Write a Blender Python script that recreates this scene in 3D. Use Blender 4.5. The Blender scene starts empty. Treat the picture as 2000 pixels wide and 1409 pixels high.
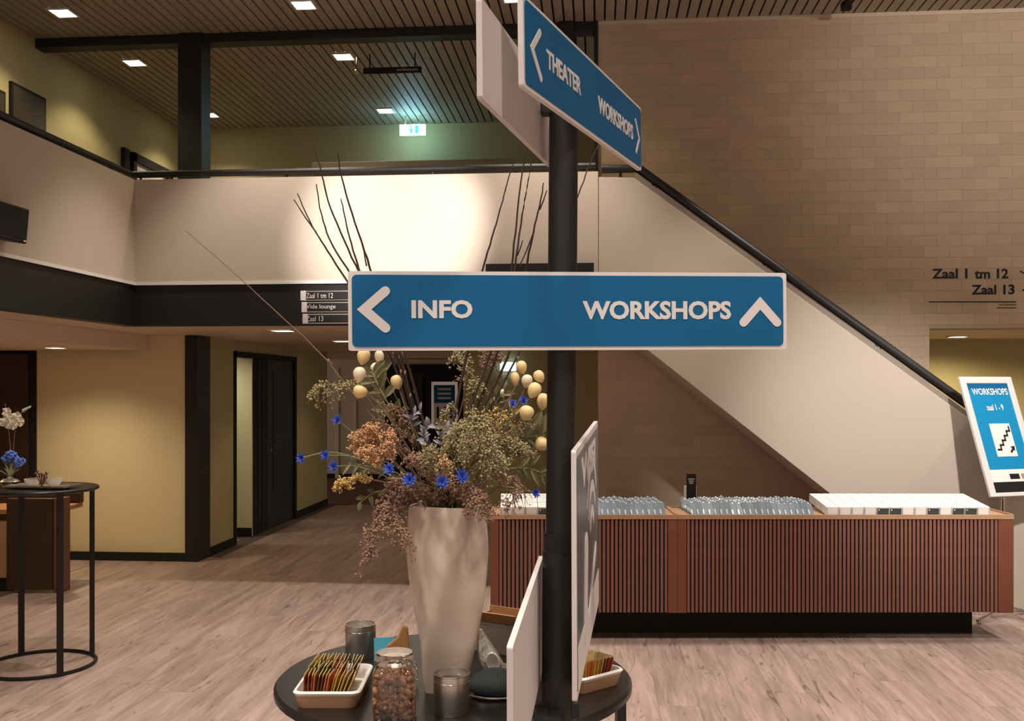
import bpy, bmesh, math, random
from mathutils import Vector, Matrix, Euler
random.seed(7)
PI = math.pi
S = bpy.context.scene
COL = S.collection

# ------------------------------------------------------------------ camera
F, HZ, EYE = 1950.0, 755.0, 1.75          # focal length in px, horizon row, eye height
YAW = math.atan((1168 - 1000) / F)        # camera turned left of the room's depth axis
SA, CA = math.sin(YAW), math.cos(YAW)
cam = bpy.data.cameras.new('camera')
cam.sensor_width = 36; cam.sensor_fit = 'HORIZONTAL'
cam.lens = 36 * F / 2000; cam.shift_y = (HZ - 704.5) / 2000
cam.clip_start = 0.05
camo = bpy.data.objects.new('camera', cam); COL.objects.link(camo)
camo.location = (0, 0, EYE); camo.rotation_euler = (PI / 2, 0, YAW)
S.camera = camo

# ------------------------------------------------------------------ view / world
vs = S.view_settings
vs.view_transform = 'Standard'; vs.look = 'None'; vs.gamma = 1; vs.use_curve_mapping = False
vs.exposure = 0.0
w = bpy.data.worlds.new('world'); S.world = w; w.use_nodes = True
bg = w.node_tree.nodes['Background']
bg.inputs[0].default_value = (1.0, 0.88, 0.76, 1); bg.inputs[1].default_value = 0.66

def spot(name, loc, target, watts, angle=100, blend=0.6, size=0.08, col=(1, 0.80, 0.58)):
    l = bpy.data.lights.new(name, 'SPOT'); l.energy = watts; l.spot_size = math.radians(angle)
    l.spot_blend = blend; l.shadow_soft_size = size; l.color = col
    o = bpy.data.objects.new(name, l); COL.objects.link(o); o.location = loc
    o.rotation_euler = (Vector(target) - Vector(loc)).to_track_quat('-Z', 'Y').to_euler()
    return o

# ------------------------------------------------------------------ coordinates
def C(x, d, z=0.0):                        # x right of the lens axis, d along it
    return Vector((CA * x - SA * d, SA * x + CA * d, z))
def px(x, y, d):
    return C((x - 1000) / F * d, d, EYE + (HZ - y) / F * d)
def onY(x, y, Y):
    u = (x - 1000) / F; return px(x, y, Y / (u * SA + CA))
def onX(x, y, X):
    u = (x - 1000) / F; return px(x, y, X / (u * CA - SA))

# room lights out of the frame that the hall has: ceiling downlights over the atrium, track spots
CEIL = 5.10
WARM = (1.0, 0.91, 0.83)
for X in (-2.6, -0.4, 1.8, 4.0):
    for Y in (0.2, 2.6, 5.0, 7.35):
        spot('atrium_downlight', (X, Y, CEIL - 0.06), (X, Y, 0), 420 if Y < 1 else 280, 104 if Y < 1 else 78, 0.6, 0.22 if Y < 3 else 0.06, WARM)
spot('parapet_spot', (0.1, 3.0, 4.7), onY(770, 450, 8.1), 3000, 18, 0.75, 0.06, (1, 0.95, 0.90))
spot('stair_spot', (2.9, 3.0, 4.7), onY(1790, 885, 8.1), 1350, 33, 0.9, 0.1, (1, 0.97, 0.95))
spot('wall_spot', (4.2, 5.0, 4.9), onY(2000, 120, 9.2), 290, 64, 1.0, 0.1, WARM)

# ------------------------------------------------------------------ materials
def lin(h):
    h = h.lstrip('#'); o = []
    for i in (0, 2, 4):
        c = int(h[i:i + 2], 16) / 255
        o.append(c / 12.92 if c <= 0.04045 else ((c + 0.055) / 1.055) ** 2.4)
    return tuple(o) + (1,)
def mat(name, col, rough=0.6, metal=0.0, var=0.0, scale=8.0, bump=0.0, rnd=0.0, spec=0.5, emit=0, ecol=None, trans=0, alpha=1, ior=1.45):
    m = bpy.data.materials.new(name); m.use_nodes = True
    nt = m.node_tree; b = nt.nodes['Principled BSDF']
    c = lin(col) if isinstance(col, str) else tuple(col) + (1,)
    b.inputs['Base Color'].default_value = c; b.inputs['Roughness'].default_value = rough
    b.inputs['Metallic'].default_value = metal; b.inputs['Specular IOR Level'].default_value = spec
    b.inputs['IOR'].default_value = ior
    if trans: b.inputs['Transmission Weight'].default_value = trans
    if alpha < 1: b.inputs['Alpha'].default_value = alpha
    if emit:
        b.inputs['Emission Color'].default_value = lin(ecol or col); b.inputs['Emission Strength'].default_value = emit
    fac = None
    if var or bump:
        tc = nt.nodes.new('ShaderNodeTexCoord'); n = nt.nodes.new('ShaderNodeTexNoise')
        n.inputs['Scale'].default_value = scale; n.inputs['Detail'].default_value = 5
        nt.links.new(tc.outputs['Object'], n.inputs['Vector']); fac = n.outputs['Fac']
    if var or rnd:
        hsv = nt.nodes.new('ShaderNodeHueSaturation'); hsv.inputs['Color'].default_value = c
        v = nt.nodes.new('ShaderNodeMath'); v.operation = 'ADD'; v.inputs[0].default_value = 1; v.inputs[1].default_value = 0
        if var:
            mr = nt.nodes.new('ShaderNodeMapRange'); mr.inputs[1].default_value = 0.25; mr.inputs[2].default_value = 0.75
            mr.inputs[3].default_value = 1 - var; mr.inputs[4].default_value = 1 + var
            nt.links.new(fac, mr.inputs[0]); nt.links.new(mr.outputs[0], v.inputs[0])
        if rnd:
            oi = nt.nodes.new('ShaderNodeObjectInfo'); gi = nt.nodes.new('ShaderNodeNewGeometry')
            ad = nt.nodes.new('ShaderNodeMath'); ad.operation = 'ADD'
            fr = nt.nodes.new('ShaderNodeMath'); fr.operation = 'FRACT'
            nt.links.new(oi.outputs['Random'], ad.inputs[0]); nt.links.new(gi.outputs['Random Per Island'], ad.inputs[1])
            nt.links.new(ad.outputs[0], fr.inputs[0])
            m2 = nt.nodes.new('ShaderNodeMapRange'); m2.inputs[3].default_value = -rnd; m2.inputs[4].default_value = rnd
            nt.links.new(fr.outputs[0], m2.inputs[0]); nt.links.new(m2.outputs[0], v.inputs[1])
        nt.links.new(v.outputs[0], hsv.inputs['Value']); nt.links.new(hsv.outputs[0], b.inputs['Base Color'])
    if bump:
        bp = nt.nodes.new('ShaderNodeBump'); bp.inputs['Strength'].default_value = bump; bp.inputs['Distance'].default_value = 0.01
        nt.links.new(fac, bp.inputs['Height']); nt.links.new(bp.outputs[0], b.inputs['Normal'])
    return m

def wood_floor():
    m = bpy.data.materials.new('floor_vinyl'); m.use_nodes = True; nt = m.node_tree; L = nt.links.new
    b = nt.nodes['Principled BSDF']; b.inputs['Roughness'].default_value = 0.42; b.inputs['Specular IOR Level'].default_value = 0.35
    tc = nt.nodes.new('ShaderNodeTexCoord'); oi = nt.nodes.new('ShaderNodeObjectInfo')
    cm = nt.nodes.new('ShaderNodeCombineXYZ'); mu = nt.nodes.new('ShaderNodeMath'); mu.operation = 'MULTIPLY'; mu.inputs[1].default_value = 60
    L(oi.outputs['Random'], mu.inputs[0]); L(mu.outputs[0], cm.inputs[0]); L(mu.outputs[0], cm.inputs[2])
    ad = nt.nodes.new('ShaderNodeVectorMath'); L(tc.outputs['Object'], ad.inputs[0]); L(cm.outputs[0], ad.inputs[1])
    def noise(sx, sy, det, dist=0.0):
        mp = nt.nodes.new('ShaderNodeMapping'); mp.inputs['Scale'].default_value = (sx, sy, 1); L(ad.outputs[0], mp.inputs[0])
        n = nt.nodes.new('ShaderNodeTexNoise'); n.inputs['Scale'].default_value = 1; n.inputs['Detail'].default_value = det
        n.inputs['Distortion'].default_value = dist
        L(mp.outputs[0], n.inputs['Vector']); return n.outputs['Fac']
    a = noise(9, 1.1, 4, 0.6); c = noise(30, 2.2, 6, 1.2); k = noise(16, 2.6, 3, 2.0)
    r1 = nt.nodes.new('ShaderNodeValToRGB'); e = r1.color_ramp.elements
    e[0].position = 0.28; e[0].color = lin('#7f695f'); e[1].position = 0.72; e[1].color = lin('#c2a89c')
    mx = nt.nodes.new('ShaderNodeMath'); mx.operation = 'MULTIPLY_ADD'; mx.inputs[1].default_value = 0.45
    hf = nt.nodes.new('ShaderNodeMath'); hf.operation = 'MULTIPLY'; hf.inputs[1].default_value = 0.55
    L(a, hf.inputs[0]); L(c, mx.inputs[0]); L(hf.outputs[0], mx.inputs[2]); L(mx.outputs[0], r1.inputs[0])
    r2 = nt.nodes.new('ShaderNodeValToRGB'); e = r2.color_ramp.elements      # thin dark cracks
    e[0].position = 0.30; e[0].color = (0.42, 0.37, 0.33, 1); e[1].position = 0.38; e[1].color = (1, 1, 1, 1)
    L(k, r2.inputs[0])
    ml = nt.nodes.new('ShaderNodeMix'); ml.data_type = 'RGBA'; ml.blend_type = 'MULTIPLY'; ml.inputs[0].default_value = 0.75
    L(r1.outputs[0], ml.inputs[6]); L(r2.outputs[0], ml.inputs[7])
    hs = nt.nodes.new('ShaderNodeHueSaturation'); L(ml.outputs[2], hs.inputs['Color'])
    mr = nt.nodes.new('ShaderNodeMapRange'); mr.inputs[3].default_value = 0.95; mr.inputs[4].default_value = 1.07
    L(oi.outputs['Random'], mr.inputs[0]); L(mr.outputs[0], hs.inputs['Value'])
    L(hs.outputs[0], b.inputs['Base Color'])
    bp = nt.nodes.new('ShaderNodeBump'); bp.inputs['Strength'].default_value = 0.12; bp.inputs['Distance'].default_value = 0.004
    L(c, bp.inputs['Height']); L(bp.outputs[0], b.inputs['Normal'])
    return m
M = {}
M['floor'] = wood_floor()
M['joint'] = mat('floor_joint', '#5e5048', 0.8)
M['carpet'] = mat('red_brown_carpet', '#6b4638', 0.95, var=0.15, scale=60)
M['plaster'] = mat('white_plaster', '#c2b3a1', 0.7, var=0.02, scale=1.5)
M['stairpl'] = M['plaster']
M['yellow'] = mat('yellow_paint', '#dcc89c', 0.65, var=0.02, scale=2)
M['olive'] = mat('olive_paint', '#b6ab7e', 0.7, var=0.03, scale=2)
M['cream'] = mat('cream_paint', '#d8d2a8', 0.7)
M['soffit'] = mat('soffit_board', '#d3c1aa', 0.6, var=0.02, scale=3)
M['bulk'] = mat('bulkhead_paint', '#e0ccb6', 0.6)
M['black'] = mat('black_steel', '#1c1917', 0.5, var=0.1, scale=5)
M['blackm'] = mat('black_matt', '#171412', 0.8)
M['fascia'] = mat('black_fascia', '#191512', 0.55, var=0.08, scale=2)
M['brick'] = mat('sand_brick', '#c4ad94', 0.85, var=0.05, scale=3, bump=0.1, rnd=0.06)
M['mortar'] = mat('brick_mortar', '#b59f86', 0.9)
M['board'] = mat('ceiling_board', '#aaa493', 0.6, rnd=0.03)
M['ceilback'] = mat('ceiling_void', '#14110e', 0.9)
M['slat'] = mat('slat_wood', '#82584a', 0.55, var=0.12, scale=14, rnd=0.07)
M['slatback'] = mat('slat_backing', '#3a1c12', 0.8)
M['postwood'] = mat('counter_post_wood', '#7a4732', 0.5, var=0.12, scale=10)
M['tanwood'] = mat('tan_wood', '#b08a68', 0.5, var=0.08, scale=10)
M['darkwood'] = mat('dark_wood', '#3b251a', 0.5, var=0.15, scale=9)
M['brownwood'] = mat('brown_wood', '#6a4129', 0.5, var=0.15, scale=9)
M['deskwood'] = mat('desk_wood', '#b07a4e', 0.45, var=0.12, scale=9)
M['signwhite'] = mat('sign_white', '#d8d0cc', 0.45)
M['signblue'] = mat('sign_blue', '#085a88', 0.6, spec=0.3)
M['signback'] = mat('sign_back_white', '#cfc5c0', 0.5)
M['signgrey'] = mat('sign_grey', '#5c6468', 0.25, var=0.06, scale=5)
M['posterblue'] = mat('poster_blue', '#1585b4', 0.4)
M['whitepaint'] = mat('white_paint', '#e4ded6', 0.5)
M['ink'] = mat('black_ink', '#14110f', 0.6)
M['steel'] = mat('brushed_steel', '#e2dbd1', 0.32, 1.0)
M['chrome'] = mat('chrome', '#d8d4cc', 0.12, 1.0)
M['vase'] = mat('vase_glaze', '#d3bfae', 0.22, var=0.02, scale=3)
M['tabletop'] = mat('black_table', '#1d1a18', 0.32)
M['ceramic'] = mat('white_ceramic', '#efe8de', 0.25)
M['terracotta'] = mat('bare_ceramic', '#b98d68', 0.6)
M['glass'] = mat('clear_glass', '#ffffff', 0.03, trans=1, ior=1.45)
M['nuts'] = mat('mixed_nuts', '#9a6a48', 0.55, rnd=0.28)
M['branch'] = mat('dark_branch', '#3a2a20', 0.7, var=0.2, scale=40)
M['palebranch'] = mat('pale_branch', '#7d6550', 0.7)
M['stem'] = mat('green_stem', '#7c7f55', 0.7)
M['petal'] = mat('cornflower_blue', '#4460c4', 0.6, rnd=0.2)
M['pod'] = mat('cream_pod', '#e6c990', 0.5, var=0.08, scale=30)
M['podlight'] = mat('pale_pod', '#ecd9ba', 0.5, var=0.06, scale=30)
M['sprolive'] = mat('olive_spray', '#9c9366', 0.85, rnd=0.2)
M['sprtan'] = mat('tan_spray', '#cda176', 0.9, rnd=0.2)
M['spryellow'] = mat('straw_spray', '#c4a45e', 0.9, rnd=0.2)
M['sprbrown'] = mat('brown_spray', '#967560', 0.9, rnd=0.22)
M['sprgrey'] = mat('silver_leaf', '#9a97a2', 0.7, rnd=0.15)
M['leaf'] = mat('olive_leaf', '#5f5a35', 0.6, rnd=0.12)
M['badge'] = mat('badge_plastic', '#56626a', 0.4, rnd=0.22)
M['badgew'] = mat('badge_clip', '#b3bcc0', 0.25)
M['boxwhite'] = mat('box_white', '#e9e6e0', 0.5, rnd=0.04)
M['boxgrey'] = mat('box_grey', '#3f4443', 0.5)
M['boxline'] = mat('box_print', '#9d9a98', 0.6)
M['kraft'] = mat('kraft_card', '#b58252', 0.8, var=0.06, scale=20)
M['kraftin'] = mat('grey_card', '#857a6e', 0.8)
M['foil'] = mat('silver_foil', '#d9d3c8', 0.25, 0.85, bump=0.4, scale=20)
M['darkcloth'] = mat('dark_grey_pouch', '#3a4042', 0.7, bump=0.4, scale=25)
M['cyan'] = mat('cyan_card', '#56b6d0', 0.5)
M['paint'] = mat('dark_picture', '#3d3426', 0.6, var=0.25, scale=12)
M['lamp'] = mat('lamp_glow', '#fff2dd', 0.5, emit=14)
M['exit'] = mat('exit_glow', '#c8fbff', 0.5, emit=14, ecol='#a8eaf8')
M['greycab'] = mat('grey_cabinet', '#8b8174', 0.6)
M['bluefl'] = mat('blue_hydrangea', '#5b7fd0', 0.6, rnd=0.25)
M['whitefl'] = mat('white_petal', '#efe3c8', 0.5)
M['paleleaf'] = mat('pale_leaf', '#c9c7a0', 0.6)

# ------------------------------------------------------------------ mesh builder
class MB:
    def __init__(s): s.v = []; s.f = []; s.mi = []; s.cur = 0
    def add(s, vs, fs):
        n = len(s.v); s.v += [tuple(p) for p in vs]
        for f in fs: s.f.append([i + n for i in f]); s.mi.append(s.cur)
        return s
    def box(s, a, b, T=None):
        x0, y0, z0 = a; x1, y1, z1 = b
        vs = [Vector(p) for p in ((x0,y0,z0),(x1,y0,z0),(x1,y1,z0),(x0,y1,z0),(x0,y0,z1),(x1,y0,z1),(x1,y1,z1),(x0,y1,z1))]
        if T: vs = [T @ p for p in vs]
        return s.add(vs, [(0,3,2,1),(4,5,6,7),(0,1,5,4),(1,2,6,5),(2,3,7,6),(3,0,4,7)])
    def tube(s, pts, r, n=8, cap=True, closed=False):
        pts = [Vector(p) for p in pts]; k = len(pts)
        rs = r if isinstance(r, (list, tuple)) else [r] * k
        up = Vector((0.13, 0.31, 0.94)); rings = []
        for i, p in enumerate(pts):
            if closed: t = pts[(i + 1) % k] - pts[i - 1]
            else: t = pts[min(i + 1, k - 1)] - pts[max(i - 1, 0)]
            if t.length < 1e-9: t = Vector((0, 0, 1))
            t.normalize()
            if abs(t.z) > 0.98: a = t.cross(Vector((0, 1, 0)))
            else: a = t.cross(Vector((0, 0, 1)))
            a.normalize(); b = t.cross(a)
            rings.append([p + (a * math.cos(2*PI*j/n) + b * math.sin(2*PI*j/n)) * rs[i] for j in range(n)])
        vs = [q for g in rings for q in g]; fs = []
        m = k if closed else k - 1
        for i in range(m):
            for j in range(n):
                a0 = i*n + j; a1 = i*n + (j+1) % n; i2 = (i+1) % k
                fs.append((a0, a1, i2*n + (j+1) % n, i2*n + j))
        if cap and not closed:
            fs.append(tuple(range(n-1, -1, -1))); fs.append(tuple((k-1)*n + j for j in range(n)))
        return s.add(vs, fs)
    def lathe(s, prof, n=32, o=(0,0,0)):
        vs = []; fs = []; k = len(prof)
        for r, z in prof:
            for j in range(n):
                vs.append((o[0] + r*math.cos(2*PI*j/n), o[1] + r*math.sin(2*PI*j/n), o[2] + z))
        for i in range(k - 1):
            for j in range(n):
                fs.append((i*n + j, i*n + (j+1) % n, (i+1)*n + (j+1) % n, (i+1)*n + j))
        if prof[0][0] > 1e-6: fs.append(tuple(range(n-1, -1, -1)))
        if prof[-1][0] > 1e-6: fs.append(tuple((k-1)*n + j for j in range(n)))
        return s.add(vs, fs)
    def prism(s, poly, d0, d1, axes='xz'):       # poly in a plane, extruded along the third axis
        def P(a, b, c):
            return {'xz': (a, c, b), 'xy': (a, b, c), 'yz': (c, a, b)}[axes]
        n = len(poly)
        vs = [P(a, b, d0) for a, b in poly] + [P(a, b, d1) for a, b in poly]
        fs = [tuple(range(n)), tuple(range(2*n-1, n-1, -1))] + [(i, i+n, (i+1) % n + n, (i+1) % n) for i in range(n)]
        return s.add(vs, fs)
    def blob(s, c, r, sq=(1,1,1)):               # octahedron, 8 triangles
        c = Vector(c)
        a = random.uniform(0, PI); ca, sa = math.cos(a)*r, math.sin(a)*r
        vs = [c+Vector((ca*sq[0],sa*sq[1],0)), c+Vector((-sa*sq[0],ca*sq[1],0)), c-Vector((ca*sq[0],sa*sq[1],0)), c-Vector((-sa*sq[0],ca*sq[1],0)),
              c+Vector((0,0,r*sq[2])), c-Vector((0,0,r*sq[2]))]
        return s.add(vs, [(0,1,4),(1,2,4),(2,3,4),(3,0,4),(1,0,5),(2,1,5),(3,2,5),(0,3,5)])
    def ball(s, c, r, n=10, sq=(1,1,1), T=None):
        m = n // 2 + 1; vs = []; fs = []; c = Vector(c)
        for i in range(1, m):
            th = PI*i/m
            for j in range(n):
                vs.append(Vector((math.sin(th)*math.cos(2*PI*j/n)*r*sq[0], math.sin(th)*math.sin(2*PI*j/n)*r*sq[1], math.cos(th)*r*sq[2])))
        vs.append(Vector((0,0,r*sq[2]))); vs.append(Vector((0,0,-r*sq[2])))
        N = (m-1)*n
        for i in range(m-2):
            for j in range(n): fs.append((i*n+j, (i+1)*n+j, (i+1)*n+(j+1)%n, i*n+(j+1)%n))
        for j in range(n):
            fs.append((N, j, (j+1)%n)); fs.append((N+1, (m-2)*n+(j+1)%n, (m-2)*n+j))
        if T: vs = [T @ p for p in vs]
        return s.add([p + c for p in vs], fs)
    def leaf(s, p0, p1, wd, up=Vector((0,0,1)), bend=0.0, n=5):
        p0 = Vector(p0); p1 = Vector(p1); t = p1 - p0
        a = t.cross(up)
        if a.length < 1e-6: a = Vector((1,0,0))
        a.normalize(); nn = a.cross(t).normalized(); vs = []; fs = []
        for i in range(n + 1):
            q = i / n; ww = wd * math.sin(PI * min(0.98, 0.06 + 0.92*q)) * 0.5
            c = p0 + t*q + nn*bend*math.sin(PI*q)
            vs += [c - a*ww + nn*ww*0.35, c - nn*ww*0.15, c + a*ww + nn*ww*0.35]
        for i in range(n):
            b = i*3; fs += [(b,b+1,b+4,b+3),(b+1,b+2,b+5,b+4)]
        return s.add(vs, fs)
    def mesh(s, name, mats, smooth=None):
        me = bpy.data.meshes.new(name); me.from_pydata(s.v, [], s.f)
        for m in (mats if isinstance(mats, (list, tuple)) else [mats]): me.materials.append(m)
        me.polygons.foreach_set('material_index', s.mi)
        bm = bmesh.new(); bm.from_mesh(me); bmesh.ops.recalc_face_normals(bm, faces=bm.faces); bm.to_mesh(me); bm.free()
        if smooth:
            me.polygons.foreach_set('use_smooth', [True] * len(me.polygons)); me.set_sharp_from_angle(angle=math.radians(smooth))
        return me
    def build(s, name, mats, parent=None, smooth=None, bevel=0, label=None):
        o = bpy.data.objects.new(name, s.mesh(name, mats, smooth)); COL.objects.link(o)
        if parent: o.parent = parent
        if bevel:
            b = o.modifiers.new('bevel', 'BEVEL'); b.width = bevel; b.segments = 2; b.limit_method = 'ANGLE'
        if label: o['label'] = label
        return o

def tag(o, label, cat, group=None, kind=None):
    o['label'] = label; o['category'] = cat
    if group: o['group'] = group
    if kind: o['kind'] = kind
    return o
def struct(o, label, cat):
    o['label'] = label; o['category'] = cat; o['kind'] = 'structure'; return o
def thing(name, label, cat, loc=(0,0,0), rz=0.0, group=None, mtx=None):
    o = bpy.data.objects.new(name, None); COL.objects.link(o); o.empty_display_size = 0.05
    if mtx is not None: o.matrix_world = mtx
    else: o.location = loc; o.rotation_euler = (0, 0, rz)
    return tag(o, label, cat, group)
def inst(name, me, parent=None, loc=(0,0,0), rot=(0,0,0)):
    o = bpy.data.objects.new(name, me); COL.objects.link(o); o.location = loc; o.rotation_euler = rot
    if parent: o.parent = parent
    return o
def copy_tree(root):
    r = root.copy(); COL.objects.link(r)
    for ch in list(root.children):
        c = ch.copy(); COL.objects.link(c); c.parent = r
        for g in list(ch.children):
            d = g.copy(); COL.objects.link(d); d.parent = c
    return r

def text_mesh(txt, name, x0, x1, z0, z1, y, m, bold=0.02, depth=0.002, keep=False):
    """lettering fitted to the box x0..x1, z0..z1, standing in the local xz plane, front towards -y"""
    cu = bpy.data.curves.new('t', 'FONT'); cu.body = txt; cu.size = 1; cu.offset = bold; cu.extrude = 0.001; cu.resolution_u = 3
    to = bpy.data.objects.new('t', cu); COL.objects.link(to)
    dg = bpy.context.evaluated_depsgraph_get(); dg.update()
    me = bpy.data.meshes.new_from_object(to.evaluated_get(dg)); me.name = name
    bpy.data.objects.remove(to); bpy.data.curves.remove(cu)
    xs = [v.co.x for v in me.vertices]; ys = [v.co.y for v in me.vertices]
    a, b, c, d = min(xs), max(xs), min(ys), max(ys)
    for v in me.vertices:
        X = x0 + (v.co.x - a)/(b - a)*(x1 - x0); Z = z0 + (v.co.y - c)/(d - c)*(z1 - z0)
        v.co = (X, y - depth if v.co.z > 0 else y, Z)
    me.materials.clear(); me.materials.append(m)
    return me
def lettering(txt, parent, x0, x1, z0, z1, y, m, bold=0.02, depth=0.0007, name='lettering'):
    return inst(name, text_mesh(txt, name, x0, x1, z0, z1, y, m, bold, depth), parent)
def capsule(mb, p, q, r, y0, y1, n=6):
    p = Vector((p[0], 0, p[1])); q = Vector((q[0], 0, q[1])); t = (q - p).normalized(); a = Vector((-t.z, 0, t.x)); poly = []
    for i in range(n + 1):
        th = PI*i/n; v = q + (a*-math.cos(th) + t*math.sin(th))*r*1.0; poly.append((v.x, v.z))
    for i in range(n + 1):
        th = PI*i/n; v = p + (a*math.cos(th) - t*math.sin(th))*r; poly.append((v.x, v.z))
    mb.prism(poly, y0, y1, 'xz')
def rrect(w, h, r, n=5, cx=0, cz=0):
    out = []
    for sx, sz, a0 in ((1,1,0),(-1,1,90),(-1,-1,180),(1,-1,270)):
        for i in range(n + 1):
            a = math.radians(a0 + 90*i/n); out.append((cx + sx*(w/2 - r) + r*math.cos(a), cz + sz*(h/2 - r) + r*math.sin(a)))
    return out

# ================================================================== STRUCTURE
PY = 8.10                                   # plane of the gallery front and the stair side
PX = onY(262, 557, PY).x                    # plane of the left gallery front
ZF0 = onY(262, 637, PY).z; ZF1 = onY(262, 557, PY).z; ZP = onY(262, 352, PY).z
BY = 9.20                                   # plane of the brick wall
UX, UY = -5.40, 12.60                       # upper left wall, upper back wall
CX = -4.0                                   # corridor wall
# floor: a bedding slab with separate planks
fl = MB().box((-8, -4, -0.10), (7, 20, -0.006)).build('floor', M['joint'])
struct(fl, 'pale greyed oak plank floor of the hall', 'floor')
PW, PL = 0.22, 1.9
pm = MB().box((-PW/2+0.0006, -PL/2+0.0008, -0.006), (PW/2-0.0006, PL/2-0.0008, 0.0)).mesh('plank', M['floor'])
cnt = 0
i = 0; x = -4.95
while x < 4.9:
    off = (i * 0.73) % PL; y = 3.2 - PL + off
    while y < 14.4:
        cx, cy = x + PW/2, y + PL/2
        near = cy < 10.6 and cy > 3.6
        vis = (abs(cx + 0.086*cy) < 0.56*cy + 0.5)
        if (near and vis) or (10.6 <= cy and CX + 0.1 < cx < 0.2):
            inst('plank', pm, fl, (cx, cy, 0)); cnt += 1
        y += PL
    x += PW; i += 1
# remaining floor outside the planked area
fo = MB()
fo.box((-8, -4, -0.006), (7, 3.0, -0.0005)).box((-8, 3.0, -0.006), (-4.96, 14.4, -0.0005)).box((4.95, 3.0, -0.006), (7, 14.4, -0.0005))
o = fo.build('floor_edge', M['floor'], fl)
o = MB().box((CX-3, 14.5, -0.006), (0.2, 20, 0.004)).build('floor_carpet', M['carpet'])
struct(o, 'red-brown carpet at the far end of the corridor', 'carpet')

# ceiling boards
ce = MB().box((UX-0.1, -4, CEIL+0.02), (7, UY+0.1, CEIL+0.12)).build('ceiling', M['ceilback'])
struct(ce, 'slatted ceiling of long taupe boards with dark gaps', 'ceiling')
pitch = 0.0925
la = MB().box((-0.0375, -3, 0), (0.0375, UY, 0.018)).mesh('board', M['board'])
lb = MB().box((-0.0375, -3, 0), (0.0375, BY, 0.018)).mesh('board', M['board'])
x = UX + 0.05
while x < 6.4:
    inst('board', la if x < 0 else lb, ce, (x, 0, CEIL)); x += pitch

# upper walls
o = MB().box((UX-0.15, -4, 2.60), (UX, UY+0.15, CEIL+0.02)).build('wall_left', M['olive']); struct(o, 'olive wall along the left upper gallery', 'wall')
o = MB().box((UX, UY, 2.2), (0.1, UY+0.15, CEIL+0.02)).build('wall_back', M['olive']); struct(o, 'olive wall at the back of the upper gallery', 'wall')
o = MB().box((6.4, -4, 0), (6.55, 20, CEIL+0.02)).build('wall_right', M['plaster']); struct(o, 'plain pale wall on the right side of the hall', 'wall')

# gallery slab with soffit
sl = MB()
sl.prism([(-7.5, -4), (PX-0.02, -4), (PX-0.02, PY+0.02), (0, PY+0.02), (0, 19.5), (-7.5, 19.5)], ZF0+0.001, ZF0+0.2, 'xy')
o = sl.build('ceiling_soffit', M['soffit']); struct(o, 'low beige soffit beneath the gallery', 'ceiling')
o = MB().prism([(UX, -4), (PX-0.1, -4), (PX-0.1, PY+0.1), (0, PY+0.1), (0, UY), (UX, UY)], ZF0+0.2, ZF0+0.34, 'xy').build('floor_gallery', M['carpet'])
struct(o, 'floor of the upper gallery behind the parapet', 'floor')
# black fascia and white parapet, L shaped
fa = MB().prism([(PX, -4), (PX, PY), (0, PY), (0, PY+0.12), (PX-0.12, PY+0.12), (PX-0.12, -4)], ZF0, ZF1, 'xy')
o = fa.build('trim_1', M['fascia']); struct(o, 'black fascia band along the edge of the gallery', 'fascia')
pa = MB().prism([(PX+0.012, -4), (PX+0.012, PY-0.012), (0, PY-0.012), (0, PY+0.14), (PX-0.14, PY+0.14), (PX-0.14, -4)], ZF1, ZP, 'xy')
o = pa.build('wall_parapet', M['plaster']); struct(o, 'white plastered parapet of the upper gallery', 'parapet')
o = MB().prism([(PX+0.02, -4), (PX+0.02, PY-0.02), (0, PY-0.02), (0, PY-0.012), (PX+0.012, PY-0.012), (PX+0.012, -4)], ZF1-0.004, ZF1+0.022, 'xy').build('trim_2', M['whitepaint'])
struct(o, 'thin white edging under the white parapet', 'trim')

# brick wall with opening
OX = onY(1815, 640, BY).x; OZ = onY(1815, 642, BY).z
wb = MB().box((0, BY-0.002, 0), (OX, BY+0.30, CEIL+0.02)).box((OX, BY-0.002, OZ), (6.4, BY+0.30, CEIL+0.02)).build('wall_brick', M['mortar'])
struct(wb, 'tall sand-coloured brick wall behind the staircase', 'wall')
BW, BH = 0.215, 0.100
bmesh_full = MB().box((0.0012, 0, 0.0012), (BW-0.0012, 0.02, BH-0.0012)).mesh('brick', M['brick'])
rest = MB(); nb = 0; r = 0; z = 0.0
rows = []
while z < CEIL - 0.03:
    off = -(BW/2) * (r % 2); x = off
    while x < 6.3:
        a, b = max(x, 0), min(x + BW, 6.39); zt = min(z + BH, CEIL + 0.015)
        if z < OZ and b > OX:
            b = min(b, OX)
        if z < OZ < z + BH and x + BW > OX: pass
        if b - a > 0.02: rows.append((a, b, z, zt))
        x += BW
    z += BH; r += 1
for a, b, z, zt in rows:
    full = abs(b - a - BW) < 1e-4 and abs(zt - z - BH) < 1e-4
    if full and nb < 300 and z > 3.38 and a < 3.75:
        inst('brick', bmesh_full, wb, (a, BY-0.004, z)); nb += 1
    else:
        rest.box((a+0.0012, BY-0.004, z+0.0012), (b-0.0012, BY+0.016, zt-0.0012))
o = rest.build('brick_rest', M['brick'], wb); o['kind'] = 'stuff'
o = MB().box((-0.03, BY-0.03, ZP-0.1), (0.0, BY+0.3, CEIL)).build('trim_3', M['black']); struct(o, 'black edge strip at the left end of the brick wall', 'trim')
o = MB().box((0, BY-0.012, CEIL-0.035), (6.4, BY-0.004, CEIL)).build('trim_4', M['soffit']); struct(o, 'thin pale edge between brick wall and ceiling', 'trim')

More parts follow.
